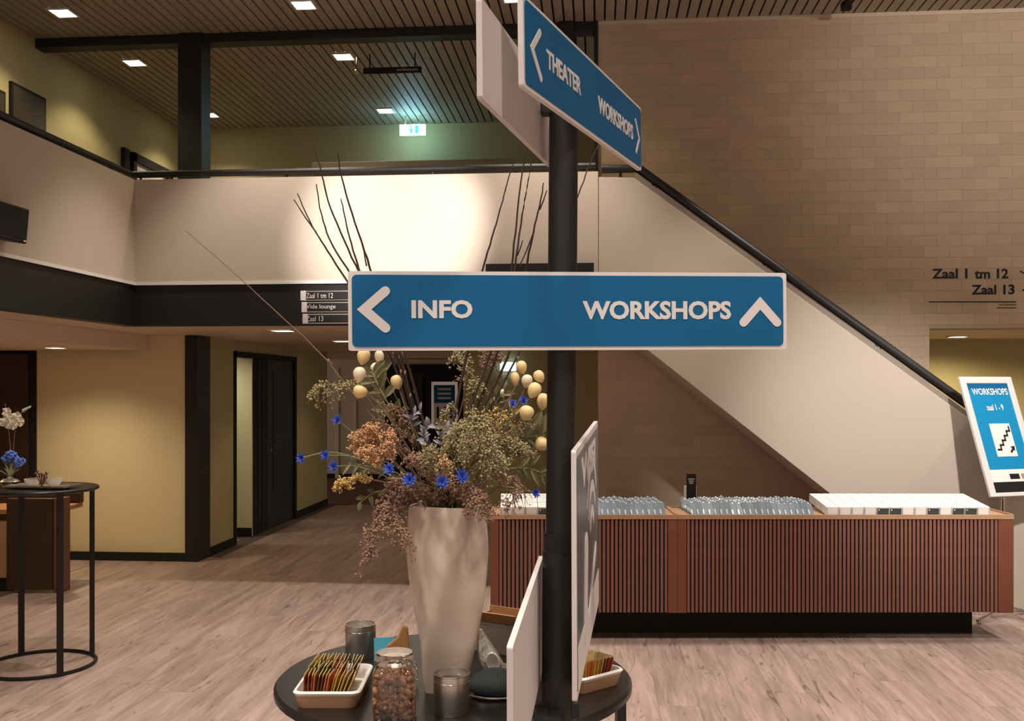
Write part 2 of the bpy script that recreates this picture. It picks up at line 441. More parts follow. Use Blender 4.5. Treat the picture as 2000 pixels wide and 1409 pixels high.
# space behind the opening on the right
o = MB().box((OX-0.6, 11.4, 0), (6.4, 11.55, 3)).build('wall_niche', M['olive']); struct(o, 'olive wall seen through the opening on the right', 'wall')
o = MB().box((OX-0.6, BY+0.30, OZ+0.002), (6.4, 11.4, OZ+0.12)).build('ceiling_niche', M['soffit']); struct(o, 'low ceiling behind the opening on the right', 'ceiling')

# lower left: yellow wall, bulkhead, door, corridor
WY = 9.66
xl = onY(72, 900, WY).x; xr = onY(360, 900, WY).x
o = MB().box((xl, WY, 0), (CX-0.1, WY+0.16, ZF0)).box((xl-0.80, WY, 2.14), (xl, WY+0.16, ZF0)).box((-7.5, WY, 0), (xl-0.80, WY+0.16, ZF0)).build('wall_front_left', M['yellow'])
struct(o, 'warm yellow wall under the left gallery', 'wall')
o = MB().box((xl, WY-0.02, 0), (CX-0.1, WY, 0.085)).build('baseboard_left', M['blackm']); struct(o, 'black skirting under the yellow wall', 'baseboard')
d1 = MB().box((xl-0.80, WY-0.02, 0), (xl, WY+0.10, 2.14)).build('door_1', M['blackm']); struct(d1, 'dark door frame at the left of the yellow wall', 'door')
MB().box((xl-0.74, WY-0.045, 0.01), (xl-0.07, WY-0.02, 2.08)).build('door_leaf', M['darkwood'], d1, bevel=0.004)
MB().tube([(xl-0.66, WY-0.05, 1.05), (xl-0.66, WY-0.10, 1.05), (xl-0.55, WY-0.10, 1.05)], 0.009, 6).build('door_handle', M['chrome'], d1)
bk = onX(287, 684, -4.46)
o = MB().box((-7.5, -2, bk.z), (-4.46, bk.y, ZF0)).build('ceiling_bulkhead', M['bulk']); struct(o, 'beige boxed bulkhead below the left soffit', 'bulkhead')
o = MB().box((-7.6, -4, 0), (-7.5, 12, ZF0)).build('wall_far_left', M['yellow']); struct(o, 'yellow wall beyond the reception desk', 'wall')
# columns
c0 = onY(361, 1090, WY-0.03).x
o = MB().box((c0, WY-0.03, 0), (CX+0.03, WY+0.30, ZF0)).build('column', M['black'], bevel=0.004); struct(o, 'black column at the corner of the yellow wall', 'column')
u0 = onY(347, 200, BY-0.05).x; u1 = onY(393, 200, BY-0.05).x
o = MB().box((u0, BY-0.05, ZF0+0.34), (u1, BY+0.18, CEIL)).build('column', M['black'], bevel=0.004); struct(o, 'black column on the left side of the upper gallery', 'column')
u0 = onY(1092, 200, BY-0.05).x; u1 = onY(1122, 200, BY-0.05).x
o = MB().box((u0, BY-0.05, ZF0+0.34), (u1, BY+0.18, CEIL)).build('column', M['black'], bevel=0.004); struct(o, 'black gallery column behind the signpost', 'column')
o = MB().box((UX, BY-0.02, CEIL-0.088), (-0.03, BY+0.14, CEIL)).build('beam', M['black'], bevel=0.004); struct(o, 'dark beam across the slatted ceiling of the gallery', 'beam')

# corridor left wall with double door
def yat(xp): return onX(xp, 900, CX).y
ya, yb = yat(456), yat(577)
yo = yat(497); yl = yat(524)
top = onX(455, 686, CX).z
cw = MB().box((CX-0.12, WY+0.30, 0), (CX, ya, ZF0)).box((CX-0.12, ya, top), (CX, yb, ZF0)).box((CX-0.12, yb, 0), (CX, 14.5, ZF0))
o = cw.build('wall_corridor', M['olive']); struct(o, 'olive corridor wall around the double door', 'wall')
o = MB().box((CX, WY+0.30, 0), (CX+0.015, ya, 0.085)).box((CX, yb, 0), (CX+0.015, 14.5, 0.085)).build('baseboard_corridor', M['blackm']); struct(o, 'black skirting along the corridor wall', 'baseboard')
d2 = MB().box((CX-0.12, ya, 0), (CX+0.02, ya+0.05, top)).box((CX-0.12, yb-0.06, 0), (CX+0.02, yb, top)).box((CX-0.12, ya, top-0.06), (CX+0.02, yb, top)).build('door_2', M['blackm'])
struct(d2, 'black double door in the corridor, left leaf open', 'door')
lf = MB().box((CX-0.07, yl, 0.01), (CX-0.01, yb-0.06, top-0.06)).build('door_leaf', M['fascia'], d2, bevel=0.003)
MB().box((CX-0.015, yl+0.20, 0.45), (CX-0.004, yl+0.36, 1.95)).build('vision_panel', M['ink'], lf)
MB().tube([(CX-0.01, yl+0.12, 1.07), (CX+0.05, yl+0.12, 1.07), (CX+0.05, yl+0.30, 1.07)], 0.011, 8).build('door_handle', M['chrome'], lf)
MB().lathe([(0.022, 0), (0.022, 0.01)], 12).build('lock_plate', M['chrome'], lf).matrix_local = Matrix.Translation((CX-0.01, yl+0.12, 0.97)) @ Matrix.Rotation(PI/2, 4, 'Y')
for zz in (0.25, 1.85):
    MB().tube([(CX+0.005, yb-0.06, zz), (CX+0.005, yb-0.06, zz+0.10)], 0.012, 8).build('hinge', M['black'], lf)
l2 = MB().box((CX-0.62, yo+0.02, 0.01), (CX-0.06, yo+0.06, top-0.06)).build('door_leaf', M['blackm'], d2, bevel=0.003, label='open leaf swung into the lit room')
MB().box((CX-0.07, yo, 0.01), (CX-0.01, yl, top-0.06)).build('fixed_panel', M['blackm'], d2, bevel=0.003)
for k in (0.3, 0.62):
    MB().box((CX-0.01, yo+(yl-yo)*k, 0.02), (CX-0.002, yo+(yl-yo)*k+0.03, top-0.07)).build('panel_strip', M['fascia'], d2)
# lit room behind the open door
ro = MB().box((CX-2.2, yo-0.03, 0), (CX-0.02, yo+0.01, ZF0)).build('wall_room', M['cream']); struct(ro, 'bright cream wall inside the room behind the open door', 'wall')
o = MB().box((CX-2.2, yo-0.045, 0), (CX-0.02, yo-0.03, 0.10)).build('baseboard_room', M['blackm']); struct(o, 'black skirting in the lit room', 'baseboard')
spot('room_light', (CX-0.6, yo-0.65, ZF0-0.03), (CX-0.5, yo-0.3, 0.5), 40, 150, 0.8, 0.08, (1, 0.93, 0.74))

# far end of the corridor
FY = 18.6
o = MB().box((CX-3, FY, 0), (0.1, FY+0.1, ZF0)).build('wall_far', M['soffit']); struct(o, 'brownish wall at the far end of the corridor', 'wall')
o = MB().box((CX-3, FY-0.02, 0), (-3.2, FY, 0.09)).build('baseboard_far', M['blackm']); struct(o, 'black skirting at the far end of the corridor', 'baseboard')
o = MB().box((CX-3, 14.5, ZF0-0.09), (-0.02, 14.62, ZF0)).build('trim_5', M['bulk']); struct(o, 'pinkish lintel across the far corridor', 'trim')
GX = onY(905, 800, 13.4).x
o = MB().box((GX, 13.4, 0), (0.0, 13.5, ZF0)).build('wall_corridor_right', M['olive']); struct(o, 'olive wall facing the hall beside the brick wall', 'wall')
da, db = onY(752, 800, FY-0.06).x, onY(905, 800, FY-0.06).x
d3 = MB().box((da, FY-0.06, 0), (db, FY, onY(800, 712, FY-0.06).z)).build('door_3', M['blackm']); struct(d3, 'dark doorway at the far end of the corridor', 'door')
MB().box((da+0.1, FY-0.09, 0.02), (da+0.72, FY-0.06, 2.0)).build('door_leaf', M['fascia'], d3, bevel=0.003)
dd = MB().box((onY(655, 800, FY).x, FY-0.03, 0), (onY(662, 800, FY).x, FY, 2.1)).box((onY(690, 800, FY).x, FY-0.03, 0), (onY(697, 800, FY).x, FY, 2.1)).build('door_4', M['bulk'])
struct(dd, 'pale door frame at the left of the far corridor wall', 'door')

# staircase side panel and treads
pa0 = onY(1172, 346, PY); pb0 = onY(1238, 347, PY); pc0 = onY(1868, 800, PY)
ms = (pc0.z - pb0.z) / (pc0.x - pb0.x)
q0 = onY(1272, 690, PY); q1 = onY(1615, 960, PY); mq = (q1.z - q0.z) / (q1.x - q0.x)
xend = 5.6
xl9 = pb0.x + (0.95 - pb0.z)/ms; xend = xl9 + 0.35
poly = [(0.0, pa0.z), (pb0.x, pb0.z), (xl9, 0.95), (xend, 0.95), (xend, 0), (q0.x - q0.z/mq, 0), (0.0, q0.z - mq*q0.x)]
st = thing('staircase', 'straight staircase with a solid white side rising to the gallery', 'staircase', (0, PY, 0))
MB().prism(poly, 0.0, 0.12, 'xz').build('side_panel', M['stairpl'], st, bevel=0.004)
run = 0.255; ns = 16
zst = ZF0 + 0.34; rise = -mq*run
tread = MB().box((0, 0.121, -0.05), (run+0.02, BY-PY-0.03, 0.0)).box((run-0.01, 0.121, -rise), (run+0.01, BY-PY-0.03, -0.05)).mesh('tread', M['tanwood'])
for k in range(ns):
    zt = zst - rise*(k+1)
    if zt <= 0.02: break
    inst('tread', tread, st, (0.10 + run*k, 0, zt))
zq = q0.z - mq*q0.x
MB().prism([(0.0, zq), (-zq/mq, 0.0), (-zq/mq + 0.25, 0.0), (0.0, zq+0.16)], 0.121, BY-PY-0.03, 'xz').build('underside', M['plaster'], st)
cap = MB(); c2 = [(pb0.x, pb0.z), (xl9, 0.95)]
cap.prism([(c2[0][0], c2[0][1]), (c2[1][0], c2[1][1]), (c2[1][0], c2[1][1]+0.05), (c2[0][0], c2[0][1]+0.05)], 0.02, 0.10, 'xz')
cap.build('capping', M['greycab'], st)
st.update_tag()

# handrails
def rail(name, label, pts, posts, r=0.03):
    o = Vector(pts[0]); t = thing(name, label, 'handrail', o)
    MB().tube([Vector(p) - o for p in pts], r, 8).build('rail', M['black'], t, smooth=50)
    for p in posts:
        p = Vector(p) - o
        MB().tube([p, p - Vector((0, 0, 0.075))], 0.011, 6).box((p.x-0.03, p.y-0.02, p.z-0.08), (p.x+0.03, p.y+0.02, p.z-0.07)).build('bracket', M['black'], t)
zr = onY(600, 335, PY+0.06).z
rail('handrail', 'black handrail along the back gallery parapet', [(PX-0.05, PY+0.06, zr), (-0.02, PY+0.06, zr)], [(onY(xx, 335, PY+0.06).x, PY+0.06, zr) for xx in (275, 560, 845, 1140)])
rail('handrail', 'black handrail along the left gallery parapet', [(PX-0.05, 0, zr), (PX-0.05, PY+0.06, zr)], [(PX-0.05, yy, zr) for yy in (2.0, 4.5, 6.7, 7.8)])
h0 = onY(1175, 330, PY+0.06); h1 = onY(1248, 330, PY+0.06); sl_ = Vector((1, 0, ms))
hp = [h0, h1, h1 + sl_*3.6]
rail('handrail', 'black handrail sloping down along the staircase', hp, [onY(1212, 330, PY+0.06)] + [h1 + sl_*((onY(xx, 500, PY+0.06).x) - h1.x) for xx in (1275, 1492, 1712)], 0.036)

# ================================================================== LIGHT FITTINGS
def downlight(loc, s, watts, label, group, aim=None, ang=120, blend=0.5, col=(1, 0.84, 0.62), tilt=0):
    t = thing('downlight', label, 'ceiling light', loc, 0, group)
    fr = MB()
    for a, b in (((-s, -s), (s, -s*0.82)), ((-s, s*0.82), (s, s)), ((-s, -s*0.82), (-s*0.82, s*0.82)), ((s*0.82, -s*0.82), (s, s*0.82))):
        fr.box((a[0], a[1], -0.012), (b[0], b[1], 0.004))
    fr.build('trim_frame', M['whitepaint'], t)
    MB().box((-s*0.82, -s*0.82, -0.008), (s*0.82, s*0.82, 0.0)).build('diffuser', M['lamp'], t)
    l = spot('downlight_lamp', Vector(loc) - Vector((0, 0, 0.03)), Vector(loc) - Vector((0, tilt, 1)), watts, ang, blend, 0.06, col)
rowname = ('nearest', 'middle', 'farthest'); colname = ('left', 'middle', 'right')
for i, X in enumerate((-4.77, -2.57, -0.72)):
    for j, Y in enumerate((8.56, 9.94, 11.93)):
        if i == 2 and j: continue
        downlight((X, Y, CEIL), 0.105, 52, 'square ceiling downlight over the gallery, %s of the %s line' % (rowname[j], colname[i]), 'downlights in the slatted ceiling', col=(1, 0.84, 0.55))
for j, Y in enumerate((8.78, 10.9, 13.0)):
    downlight((-2.83, Y, ZF0), 0.10, (18, 20, 14)[j], 'bright downlight in the low soffit, %s from the hall' % ('first', 'second', 'third')[j], 'downlights in the soffit', col=(1, 0.80, 0.52))
downlight((-4.95, 8.75, bk.z), 0.08, 95, 'downlight under the bulkhead shining on the yellow wall', 'downlights in the bulkhead', blend=1.0, ang=140, col=(1, 0.84, 0.58))
downlight((-5.05, 6.6, bk.z), 0.08, 30, 'downlight under the bulkhead above the reception desk', 'downlights in the bulkhead', ang=150, col=(1, 0.80, 0.45))
for xx, yy, nm in ((1870, 664, 'left'), (1992, 652, 'right')):
    p = onY(xx, yy, 10.6); downlight((p.x, 10.6 if nm == 'left' else 10.0, OZ), 0.09, 60, 'small downlight behind the opening in the brick wall, %s one' % nm, 'downlights behind the opening', ang=165, col=(1, 0.82, 0.5))
downlight((-1.6, 16.5, ZF0), 0.10, 16, 'downlight at the far end of the corridor', 'downlights in the soffit', col=(1, 0.8, 0.55))
# ceiling track
t = thing('light_track', 'black lighting track on the slatted ceiling above the stairs', 'light track', (onY(1652, 28, 8.95).x, 5.0, CEIL))
MB().box((-0.03, 0, -0.045), (0.03, 3.95, 0.0)).build('rail', M['blackm'], t)
MB().box((-0.04, 3.90, -0.06), (0.04, 3.97, 0.0)).build('end_cap', M['blackm'], t)

# exit sign on the gallery
p = onY(806, 254, 12.2); t = thing('exit_sign', 'glowing pale green exit sign under the gallery ceiling', 'exit sign', (p.x, 12.2, p.z))
MB().box((-0.16, -0.02, -0.065), (0.16, 0.02, 0.065)).build('light_panel', M['exit'], t, bevel=0.006)
for hx in (-0.09, 0.09): MB().box((hx-0.01, -0.01, 0.07), (hx+0.01, 0.01, CEIL - p.z)).build('hanger', M['steel'], t)
mm = M['sprgrey']
rm = MB(); rm.box((-0.03, -0.024, -0.045), (0.0, -0.02, 0.02)).box((-0.035, -0.024, 0.025), (-0.01, -0.02, 0.05)).box((0.03, -0.024, -0.05), (0.08, -0.02, 0.05))
M['exitgreen'] = mat('exit_symbol', '#1f8a6a', 0.5, emit=3, ecol='#2fa58a'); rm.build('symbol', M['exitgreen'], t)
pl = bpy.data.lights.new('exit_lamp', 'POINT'); pl.energy = 3; pl.color = (0.30, 0.72, 1.0); pl.shadow_soft_size = 0.12
po = bpy.data.objects.new('exit_lamp', pl); COL.objects.link(po); po.location = (p.x, 12.05, p.z - 0.02)
p = onY(991, 716, 13.3); t = thing('exit_sign', 'small glowing exit sign low in the corridor behind the bouquet', 'exit sign', (p.x, 13.37, p.z))
M['exit2'] = mat('exit_glow_small', '#e6fcff', 0.5, emit=4, ecol='#c8f2f8')
MB().box((-0.10, -0.03, -0.055), (0.10, 0.02, 0.055)).build('light_panel', M['exit2'], t, bevel=0.005)
MB().box((-0.12, 0.02, -0.07), (0.12, 0.03, 0.07)).build('wall_plate', M['steel'], t)
# black hanging sign
pa_, pb_ = onY(710, 139, 9.9), onY(823, 139, 9.9)
t = thing('hanging_sign', 'slim black hanging sign below the gallery ceiling', 'sign', (pa_.x, 9.9, pa_.z))
sw = pb_.x - pa_.x
MB().box((0, -0.015, -0.028), (sw, 0.015, 0.028)).build('panel', M['blackm'], t)
for hx in (0.065, sw-0.065): MB().box((hx-0.006, -0.005, 0.028), (hx+0.006, 0.005, CEIL - pa_.z)).build('hanger', M['blackm'], t)
lettering('toiletten', t, sw*0.58, sw*0.94, -0.012, 0.014, -0.016, M['signwhite'], 0.0)
MB().ball((-0.07, 0, 0.0), 0.022, 8).tube([(-0.07, 0, 0.0), (-0.07, 0, CEIL - pa_.z)], 0.006, 6).build('lamp_head', M['chrome'], t, smooth=60)

# ================================================================== GALLERY THINGS
def picture(label, x0p, x1p, ytop, zb):
    a = onX(x0p, ytop, UX+0.03); b = onX(x1p, ytop, UX+0.03)
    t = thing('picture', label, 'picture', (UX, a.y, zb), 0, 'pictures on the gallery wall')
    MB().box((0.0, 0, 0), (0.03, b.y - a.y, a.z - zb)).build('frame', M['blackm'], t)
    MB().box((0.03, 0.025, 0.03), (0.034, b.y - a.y - 0.025, a.z - zb - 0.03)).build('canvas', M['paint'], t)
picture('dark square picture above the left gallery handrail', 23, 90, 158, 3.55)
picture('dark picture cut by the left edge of the photo', -60, 11, 145, 3.55)
y0, y1 = onX(236, 300, UX).y, onX(331, 330, UX).y; zt = onX(236, 288, UX).z
d5 = MB().box((UX-0.02, y0, 2.6), (UX+0.05, y0+0.12, zt)).box((UX-0.02, y0+0.22, zt-0.10), (UX+0.05, y1, zt)).box((UX-0.02, y1-0.14, 2.6), (UX+0.05, y1, zt)).box((UX-0.02, y0+0.22, 2.6), (UX+0.05, y0+0.30, zt)).build('door_5', M['blackm'])
struct(d5, 'black door frame on the left wall of the gallery', 'door')
MB().box((UX+0.001, y0+0.30, 2.6), (UX+0.02, y1-0.14, zt-0.10)).build('door_leaf', M['whitepaint'], d5)
a, b = onY(613, 318, 10.2), onY(1003, 318, 10.2)
t = thing('display_case', 'long grey low display case standing on the gallery behind the handrail', 'cabinet', (a.x, 10.2, ZF0+0.34))
MB().box((0, 0, 0.06), (b.x-a.x, 0.45, a.z-ZF0-0.42)).build('body', M['greycab'], t, bevel=0.005)
MB().box((-0.02, -0.02, a.z-ZF0-0.42), (b.x-a.x+0.02, 0.47, a.z-ZF0-0.34)).build('top', M['greycab'], t, bevel=0.005)
MB().box((0.05, 0.03, 0), (b.x-a.x-0.05, 0.42, 0.06)).build('plinth', M['blackm'], t)
# speaker on the left parapet
q = onX(38, 475, PX+0.10); t = thing('loudspeaker', 'black loudspeaker on the left gallery front above the fascia', 'loudspeaker', (PX+0.013, q.y-0.42, ZF1+0.05))
MB().prism([(0, 0.22), (0.16, 0.26), (0.14, 0.03), (0.0, 0.05)], 0, 0.42, 'xz').build('cabinet', M['black'], t, bevel=0.01)
MB().prism([(0.162, 0.245), (0.168, 0.245), (0.15, 0.055), (0.144, 0.055)], 0.03, 0.39, 'xz').build('grille', M['blackm'], t)
MB().box((0.145, 0.36, 0.04), (0.152, 0.39, 0.05)).build('badge', M['chrome'], t)
MB().box((0.0, 0.16, 0.0), (0.05, 0.26, 0.06)).build('bracket', M['black'], t)

# small direction strips on the fascia
for k, (txt, ya_, yb_, tx) in enumerate((('Zaal 1 tm 12', 568, 588, 652), ('Vide lounge', 590, 611, 657), ('Zaal 13', 613, 633, 633))):
    a = onY(589 + k*2, yb_, PY); b = onY(690, ya_, PY); xe = onY(696, ya_, PY).x
    t = thing('direction_strip', 'grey wall direction strip reading %s on the black fascia' % txt, 'sign', (a.x, PY-0.02, a.z), 0, 'direction strips on the fascia')
    W_, H_ = xe - a.x, b.z - a.z
    MB().box((0, 0, 0), (W_, 0.02, H_)).build('backing', M['steel'], t)
    MB().box((0, -0.012, 0), (0.045, 0.0, H_)).build('end_cap', M['whitepaint'], t, bevel=0.002)
    MB().box((0.047, -0.006, 0.008), (W_, 0.0, H_-0.010)).build('plate', M['fascia'], t)
    lettering(txt, t, onY(600, ya_, PY).x - a.x, onY(tx, ya_, PY).x - a.x, H_*0.24, H_*0.76, -0.007, M['signwhite'], 0.0)
    lettering('>', t, W_-0.05, W_-0.015, H_*0.3, H_*0.75, -0.007, M['signwhite'], 0.01, name='arrow')
# dark hanging panel above the fascia (behind the signpost)
a, b = onY(950, 530, PY-0.03), onY(1160, 515, PY-0.03)
t = thing('hanging_sign', 'dark hanging sign in front of the parapet behind the direction board', 'sign', (a.x, PY-0.06, a.z-0.25))
MB().box((0, -0.02, 0), (b.x-a.x, 0.02, b.z-a.z+0.25)).build('panel', M['blackm'], t)
MB().box((0.1, -0.005, 0.1), (0.14, 0.045, 0.14)).build('bracket', M['steel'], t)

# lettering on the brick wall
def wall_text(txt, x0, x1, yb, yt, bold=0.012, label=None):
    a = onY(x0, yb, BY); b = onY(x1, yt, BY)
    me = text_mesh(txt, 'wall_lettering', 0, b.x-a.x, 0, b.z-a.z, 0, M['ink'], bold, 0.003)
    o = inst('wall_lettering', me, None, (a.x, BY-0.005, a.z)); tag(o, label, 'lettering', 'lettering on the brick wall'); return o
wall_text('Zaal 1', 1820, 1889, 545, 525, 0.028, 'black wall letters Zaal 1 at the left of the upper line')
wall_text('tm 12', 1903, 1969, 545, 525, 0.028, 'black wall letters tm 12 at the right of the upper line')
wall_text('Zaal 13', 1897, 1981, 576, 556, 0.028, 'black wall letters Zaal 13 on the lower line')
def wall_mark(polys, label):
    ps = [[onY(x, y, BY) for x, y in pl] for pl in polys]; o0 = ps[0][0]
    mb = MB()
    for pl in ps: mb.prism([(p.x-o0.x, p.z-o0.z) for p in pl], -0.003, 0, 'xz')
    o = mb.build('wall_mark', M['ink']); o.location = (o0.x, BY-0.005, o0.z); tag(o, label, 'arrow', 'lettering on the brick wall')
wall_mark([[(1992, 529), (2004, 535), (2003, 537), (1991, 531)], [(2004, 527), (2006, 527), (2006, 537), (2000, 538), (2000, 536), (2004, 535)]], 'small black wall arrow right of the upper line of letters')
wall_mark([[(1996, 567), (2010, 559), (2010, 575)]], 'black wall triangle right of Zaal 13')
wall_mark([[(1814, 589), (1984, 589), (1984, 591), (1814, 591)]], 'thin black rule below the wall letters')
wall_text('toiletten', 1950, 1984, 597, 593, 0.0, 'tiny black wall letters below the rule')
wall_mark([[(1947, 601), (1985, 601), (1985, 602.4), (1947, 602.4)]], 'short thin rule below the tiny letters')

ORD = ('first', 'second', 'third', 'fourth', 'fifth', 'sixth', 'seventh', 'eighth', 'ninth', 'tenth', 'eleventh', 'twelfth', 'thirteenth', 'fourteenth', 'fifteenth', 'sixteenth', 'seventeenth', 'eighteenth', 'nineteenth', 'twentieth', 'twenty-first', 'twenty-second', 'twenty-third')
# ================================================================== COUNTERS WITH BADGES
CD, CDEP = 6.85, 0.46
def cxz(xp, d): return (xp - 1000)/F*d
ZT = EYE - CD*(1006-HZ)/F; ZB = EYE - CD*(1197-HZ)/F
def counter(label, xa, xb, pa_, pb_, plx0, plx1):
    """xa..xb px of the whole, flat posts up to pa_ and from pb_"""
    x0, x1 = cxz(xa, CD), cxz(xb, CD); p0, p1 = cxz(pa_, CD), cxz(pb_, CD)
    t = thing('display_counter', label, 'counter', C(x0, CD, 0), YAW, 'slatted display counters')
    MB().box((0.02, 0.03, ZB), (x1-x0-0.02, CDEP-0.01, ZT-0.03)).build('carcass', M['slatback'], t)
    MB().box((0, 0.0, ZB-0.004), (p0-x0, 0.05, ZT-0.03)).build('corner_post', M['postwood'], t, bevel=0.002)
    MB().box((p1-x0, 0.0, ZB-0.004), (x1-x0, 0.05, ZT-0.03)).build('corner_post', M['postwood'], t, bevel=0.002)
    MB().box((0, 0.05, ZB-0.004), (0.02, CDEP, ZT-0.03)).build('side_panel', M['postwood'], t)
    MB().box((x1-x0-0.02, 0.05, ZB-0.004), (x1-x0, CDEP, ZT-0.03)).build('side_panel', M['postwood'], t)
    top = MB().box((0, -0.004, ZT-0.03), (x1-x0, CDEP, ZT-0.008))
    top.box((0, -0.004, ZT-0.008), (x1-x0, 0.012, ZT)).box((0, CDEP-0.012, ZT-0.008), (x1-x0, CDEP, ZT))
    top.box((0, 0.012, ZT-0.008), (0.014, CDEP-0.012, ZT+0.004)).box((x1-x0-0.014, 0.012, ZT-0.008), (x1-x0, CDEP-0.012, ZT+0.004))
    top.build('top', M['tanwood'], t)
    n = round((p1 - p0)/0.0283); w_ = (p1 - p0)/n
    sm = MB().box((-w_*0.31, 0.002, ZB), (w_*0.31, 0.03, ZT-0.034)).mesh('slat', M['slat'])
    for k in range(n): inst('slat', sm, t, (p0 - x0 + w_*(k+0.5), 0, 0))
    MB().box((plx0-x0, 0.24, 0), (plx1-x0, CDEP-0.02, ZB)).build('plinth', M['blackm'], t)
    return t
MIDX = cxz(1323, CD)
counter('left display counter with red-brown wooden slats, behind the signpost', 958, 1323, 974, 1305, cxz(985, CD), MIDX)
counter('long right display counter with red-brown wooden slats', 1323.4, 1980, 1341, 1950, MIDX+0.002, cxz(1930, CD))

# name badges: leaning plastic holders
bm_ = MB(); T = Matrix.Rotation(math.radians(-48), 4, 'X')
bm_.box((-0.019, -0.0015, 0), (0.019, 0.0015, 0.112), T); bm_.cur = 1
bm_.box((-0.005, -0.003, 0.108), (0.005, 0.003, 0.118), T); bm_.box((-0.016, -0.0025, 0.008), (-0.006, -0.0015, 0.05), T)
badge_me = bm_.mesh('name_badge', [M['badge'], M['badgew']])
def badges(xa, xb, sect, label):
    x0, x1 = cxz(xa, CD+0.03), cxz(xb, CD+0.03); n = int((x1-x0)/0.0405)
    for r in range(6):
        for k in range(n):
            d = CD + 0.035 + r*0.069
            xx = x0 + 0.02 + k*0.0405 + random.uniform(-0.0008, 0.0008) - r*0.002
            o = inst('name_badge', badge_me, None, C(xx, d, ZT-0.0065), (random.uniform(-0.1, 0.1), 0, YAW + random.uniform(-0.05, 0.05)))
            o['label'] = label % (ORD[k], ('front', 'second', 'third', 'fourth', 'fifth', 'back')[r]); o['category'] = 'name badge'; o['group'] = sect
badges(1128, 1303, 'plastic name badges on the left counter', 'grey plastic name badge, %s from the left in the %s row on the left counter')
badges(1350, 1602, 'plastic name badges on the right counter', 'grey plastic name badge, %s from the left in the %s row on the right counter')
# white boxes
def boxmesh(dark):
    b = MB(); b.box((0.002, 0, 0), (0.084, 0.128, 0.058))
    b.cur = 2
    for q in (0.03, 0.062, 0.09): b.box((0.012, q, 0.058), (0.074 - q*0.2, q+0.004, 0.0588))
    b.cur = 1
    if dark: b.box((0.004, -0.0012, 0.004), (0.082, 0, 0.05)); b.cur = 0; b.box((0.012, -0.002, 0.034), (0.02, -0.0012, 0.042))
    else: b.cur = 2; b.box((0.004, -0.001, 0.008), (0.008, 0, 0.05)); b.box((0.078, -0.001, 0.008), (0.081, 0, 0.05))
    return b.mesh('white_box', [M['boxwhite'], M['boxgrey'], M['boxline']])
bw_, bd_ = boxmesh(False), boxmesh(True)
def boxes(xa, n, darkset, where):
    x0 = cxz(xa, CD+0.02); tl = math.radians(7)
    for r in range(3):
        for k in range(n):
            dk = r == 0 and k in darkset
            o = inst('white_box', bd_ if dk else bw_, None, C(x0 + k*0.0865, CD + 0.022 + r*0.139, ZT-0.007 + r*0.017), (tl, 0, YAW))
            lab = '%s, %s from left, %s row, %s counter' % ('white box with a dark front' if dk else 'white box', ORD[k], ('front', 'middle', 'back')[r], where)
            tag(o, lab, 'box', 'white boxes on the %s counter' % where)
boxes(1614, 13, (4, 5, 8, 10, 11), 'right')
boxes(977, 5, (3, 4), 'left')
# little black card at the back of the counter
t = thing('card_holder', 'small black card in a white stand at the back of the counter', 'card', C(cxz(1347, 7.27), 7.27, ZT-0.007), YAW+0.05)
H_ = 7.27*38/F + 0.05
MB().box((-0.042, -0.01, 0), (0.050, 0.004, 0.165)).build('stand', M['whitepaint'], t, bevel=0.003)
cd = MB().box((-0.026, -0.016, 0.03), (0.044, -0.010, H_+0.06)).build('card', M['ink'], t)
for k, s_ in enumerate((0.02, 0.035, 0.05)):
    MB().box((-0.015 + 0.004*k, -0.0175, H_+0.04-s_), (0.032 - 0.005*k, -0.016, H_+0.046-s_)).build('writing', M['signwhite'], cd)

# ================================================================== WORKSHOPS POSTER STAND
phi, th = math.radians(18), math.radians(20)
rv = C(math.cos(phi), math.sin(phi)); bkv = C(-math.sin(phi), math.cos(phi))
up = bkv*math.sin(th) + Vector((0, 0, math.cos(th))); nv = rv.cross(up) * -1   # pointing away from viewer
O = px(1934, 972, 7.34)
mtx = Matrix((( rv.x, -nv.x, up.x, O.x), (rv.y, -nv.y, up.y, O.y), (rv.z, -nv.z, up.z, O.z), (0, 0, 0, 1)))
if (mtx.to_3x3() @ Vector((0, 1, 0))).dot(bkv) < 0:
    mtx = mtx @ Matrix.Diagonal((1, -1, 1, 1))
# a proper rotation: x right, y into the panel, z up
yv = up.cross(rv); mtx = Matrix(((rv.x, yv.x, up.x, O.x), (rv.y, yv.y, up.y, O.y), (rv.z, yv.z, up.z, O.z), (0, 0, 0, 1)))
foot = C(cxz(2010, 7.6), 7.6, 0)
t = thing('poster_stand', 'leaning silver poster stand with a blue WORKSHOPS poster behind the counter end', 'poster stand', foot, YAW)
inv = (Matrix.Translation(foot) @ Matrix.Rotation(YAW, 4, 'Z')).inverted()
PWd, PHt = 0.50, 0.945
def panelpart(mb, name, m, parent=None, **k):
    o = mb.build(name, m, parent or t, **k); o.matrix_local = inv @ mtx if parent is None else Matrix.Identity(4); return o
fr = MB()
for a, b in (((0, 0), (0.055, PHt)), ((PWd-0.055, 0), (PWd, PHt)), ((0.055, PHt-0.055), (PWd-0.055, PHt)), ((0.055, 0), (PWd-0.055, 0.03))):
    fr.box((a[0], -0.012, a[1]), (b[0], 0.012, b[1]))
frame = panelpart(fr, 'frame', M['signwhite'], bevel=0.004)
pos = panelpart(MB().box((0.055, -0.006, 0.03), (PWd-0.055, 0.008, PHt-0.055)), 'poster', M['posterblue'])
wx0, wx1 = 0.055, PWd-0.055
def pp(mb, name, m): return panelpart(mb, name, m, pos)
pp(MB().box((wx0, -0.008, 0.03), (wx1, -0.006, 0.11)), 'dark_footer', M['ink'])
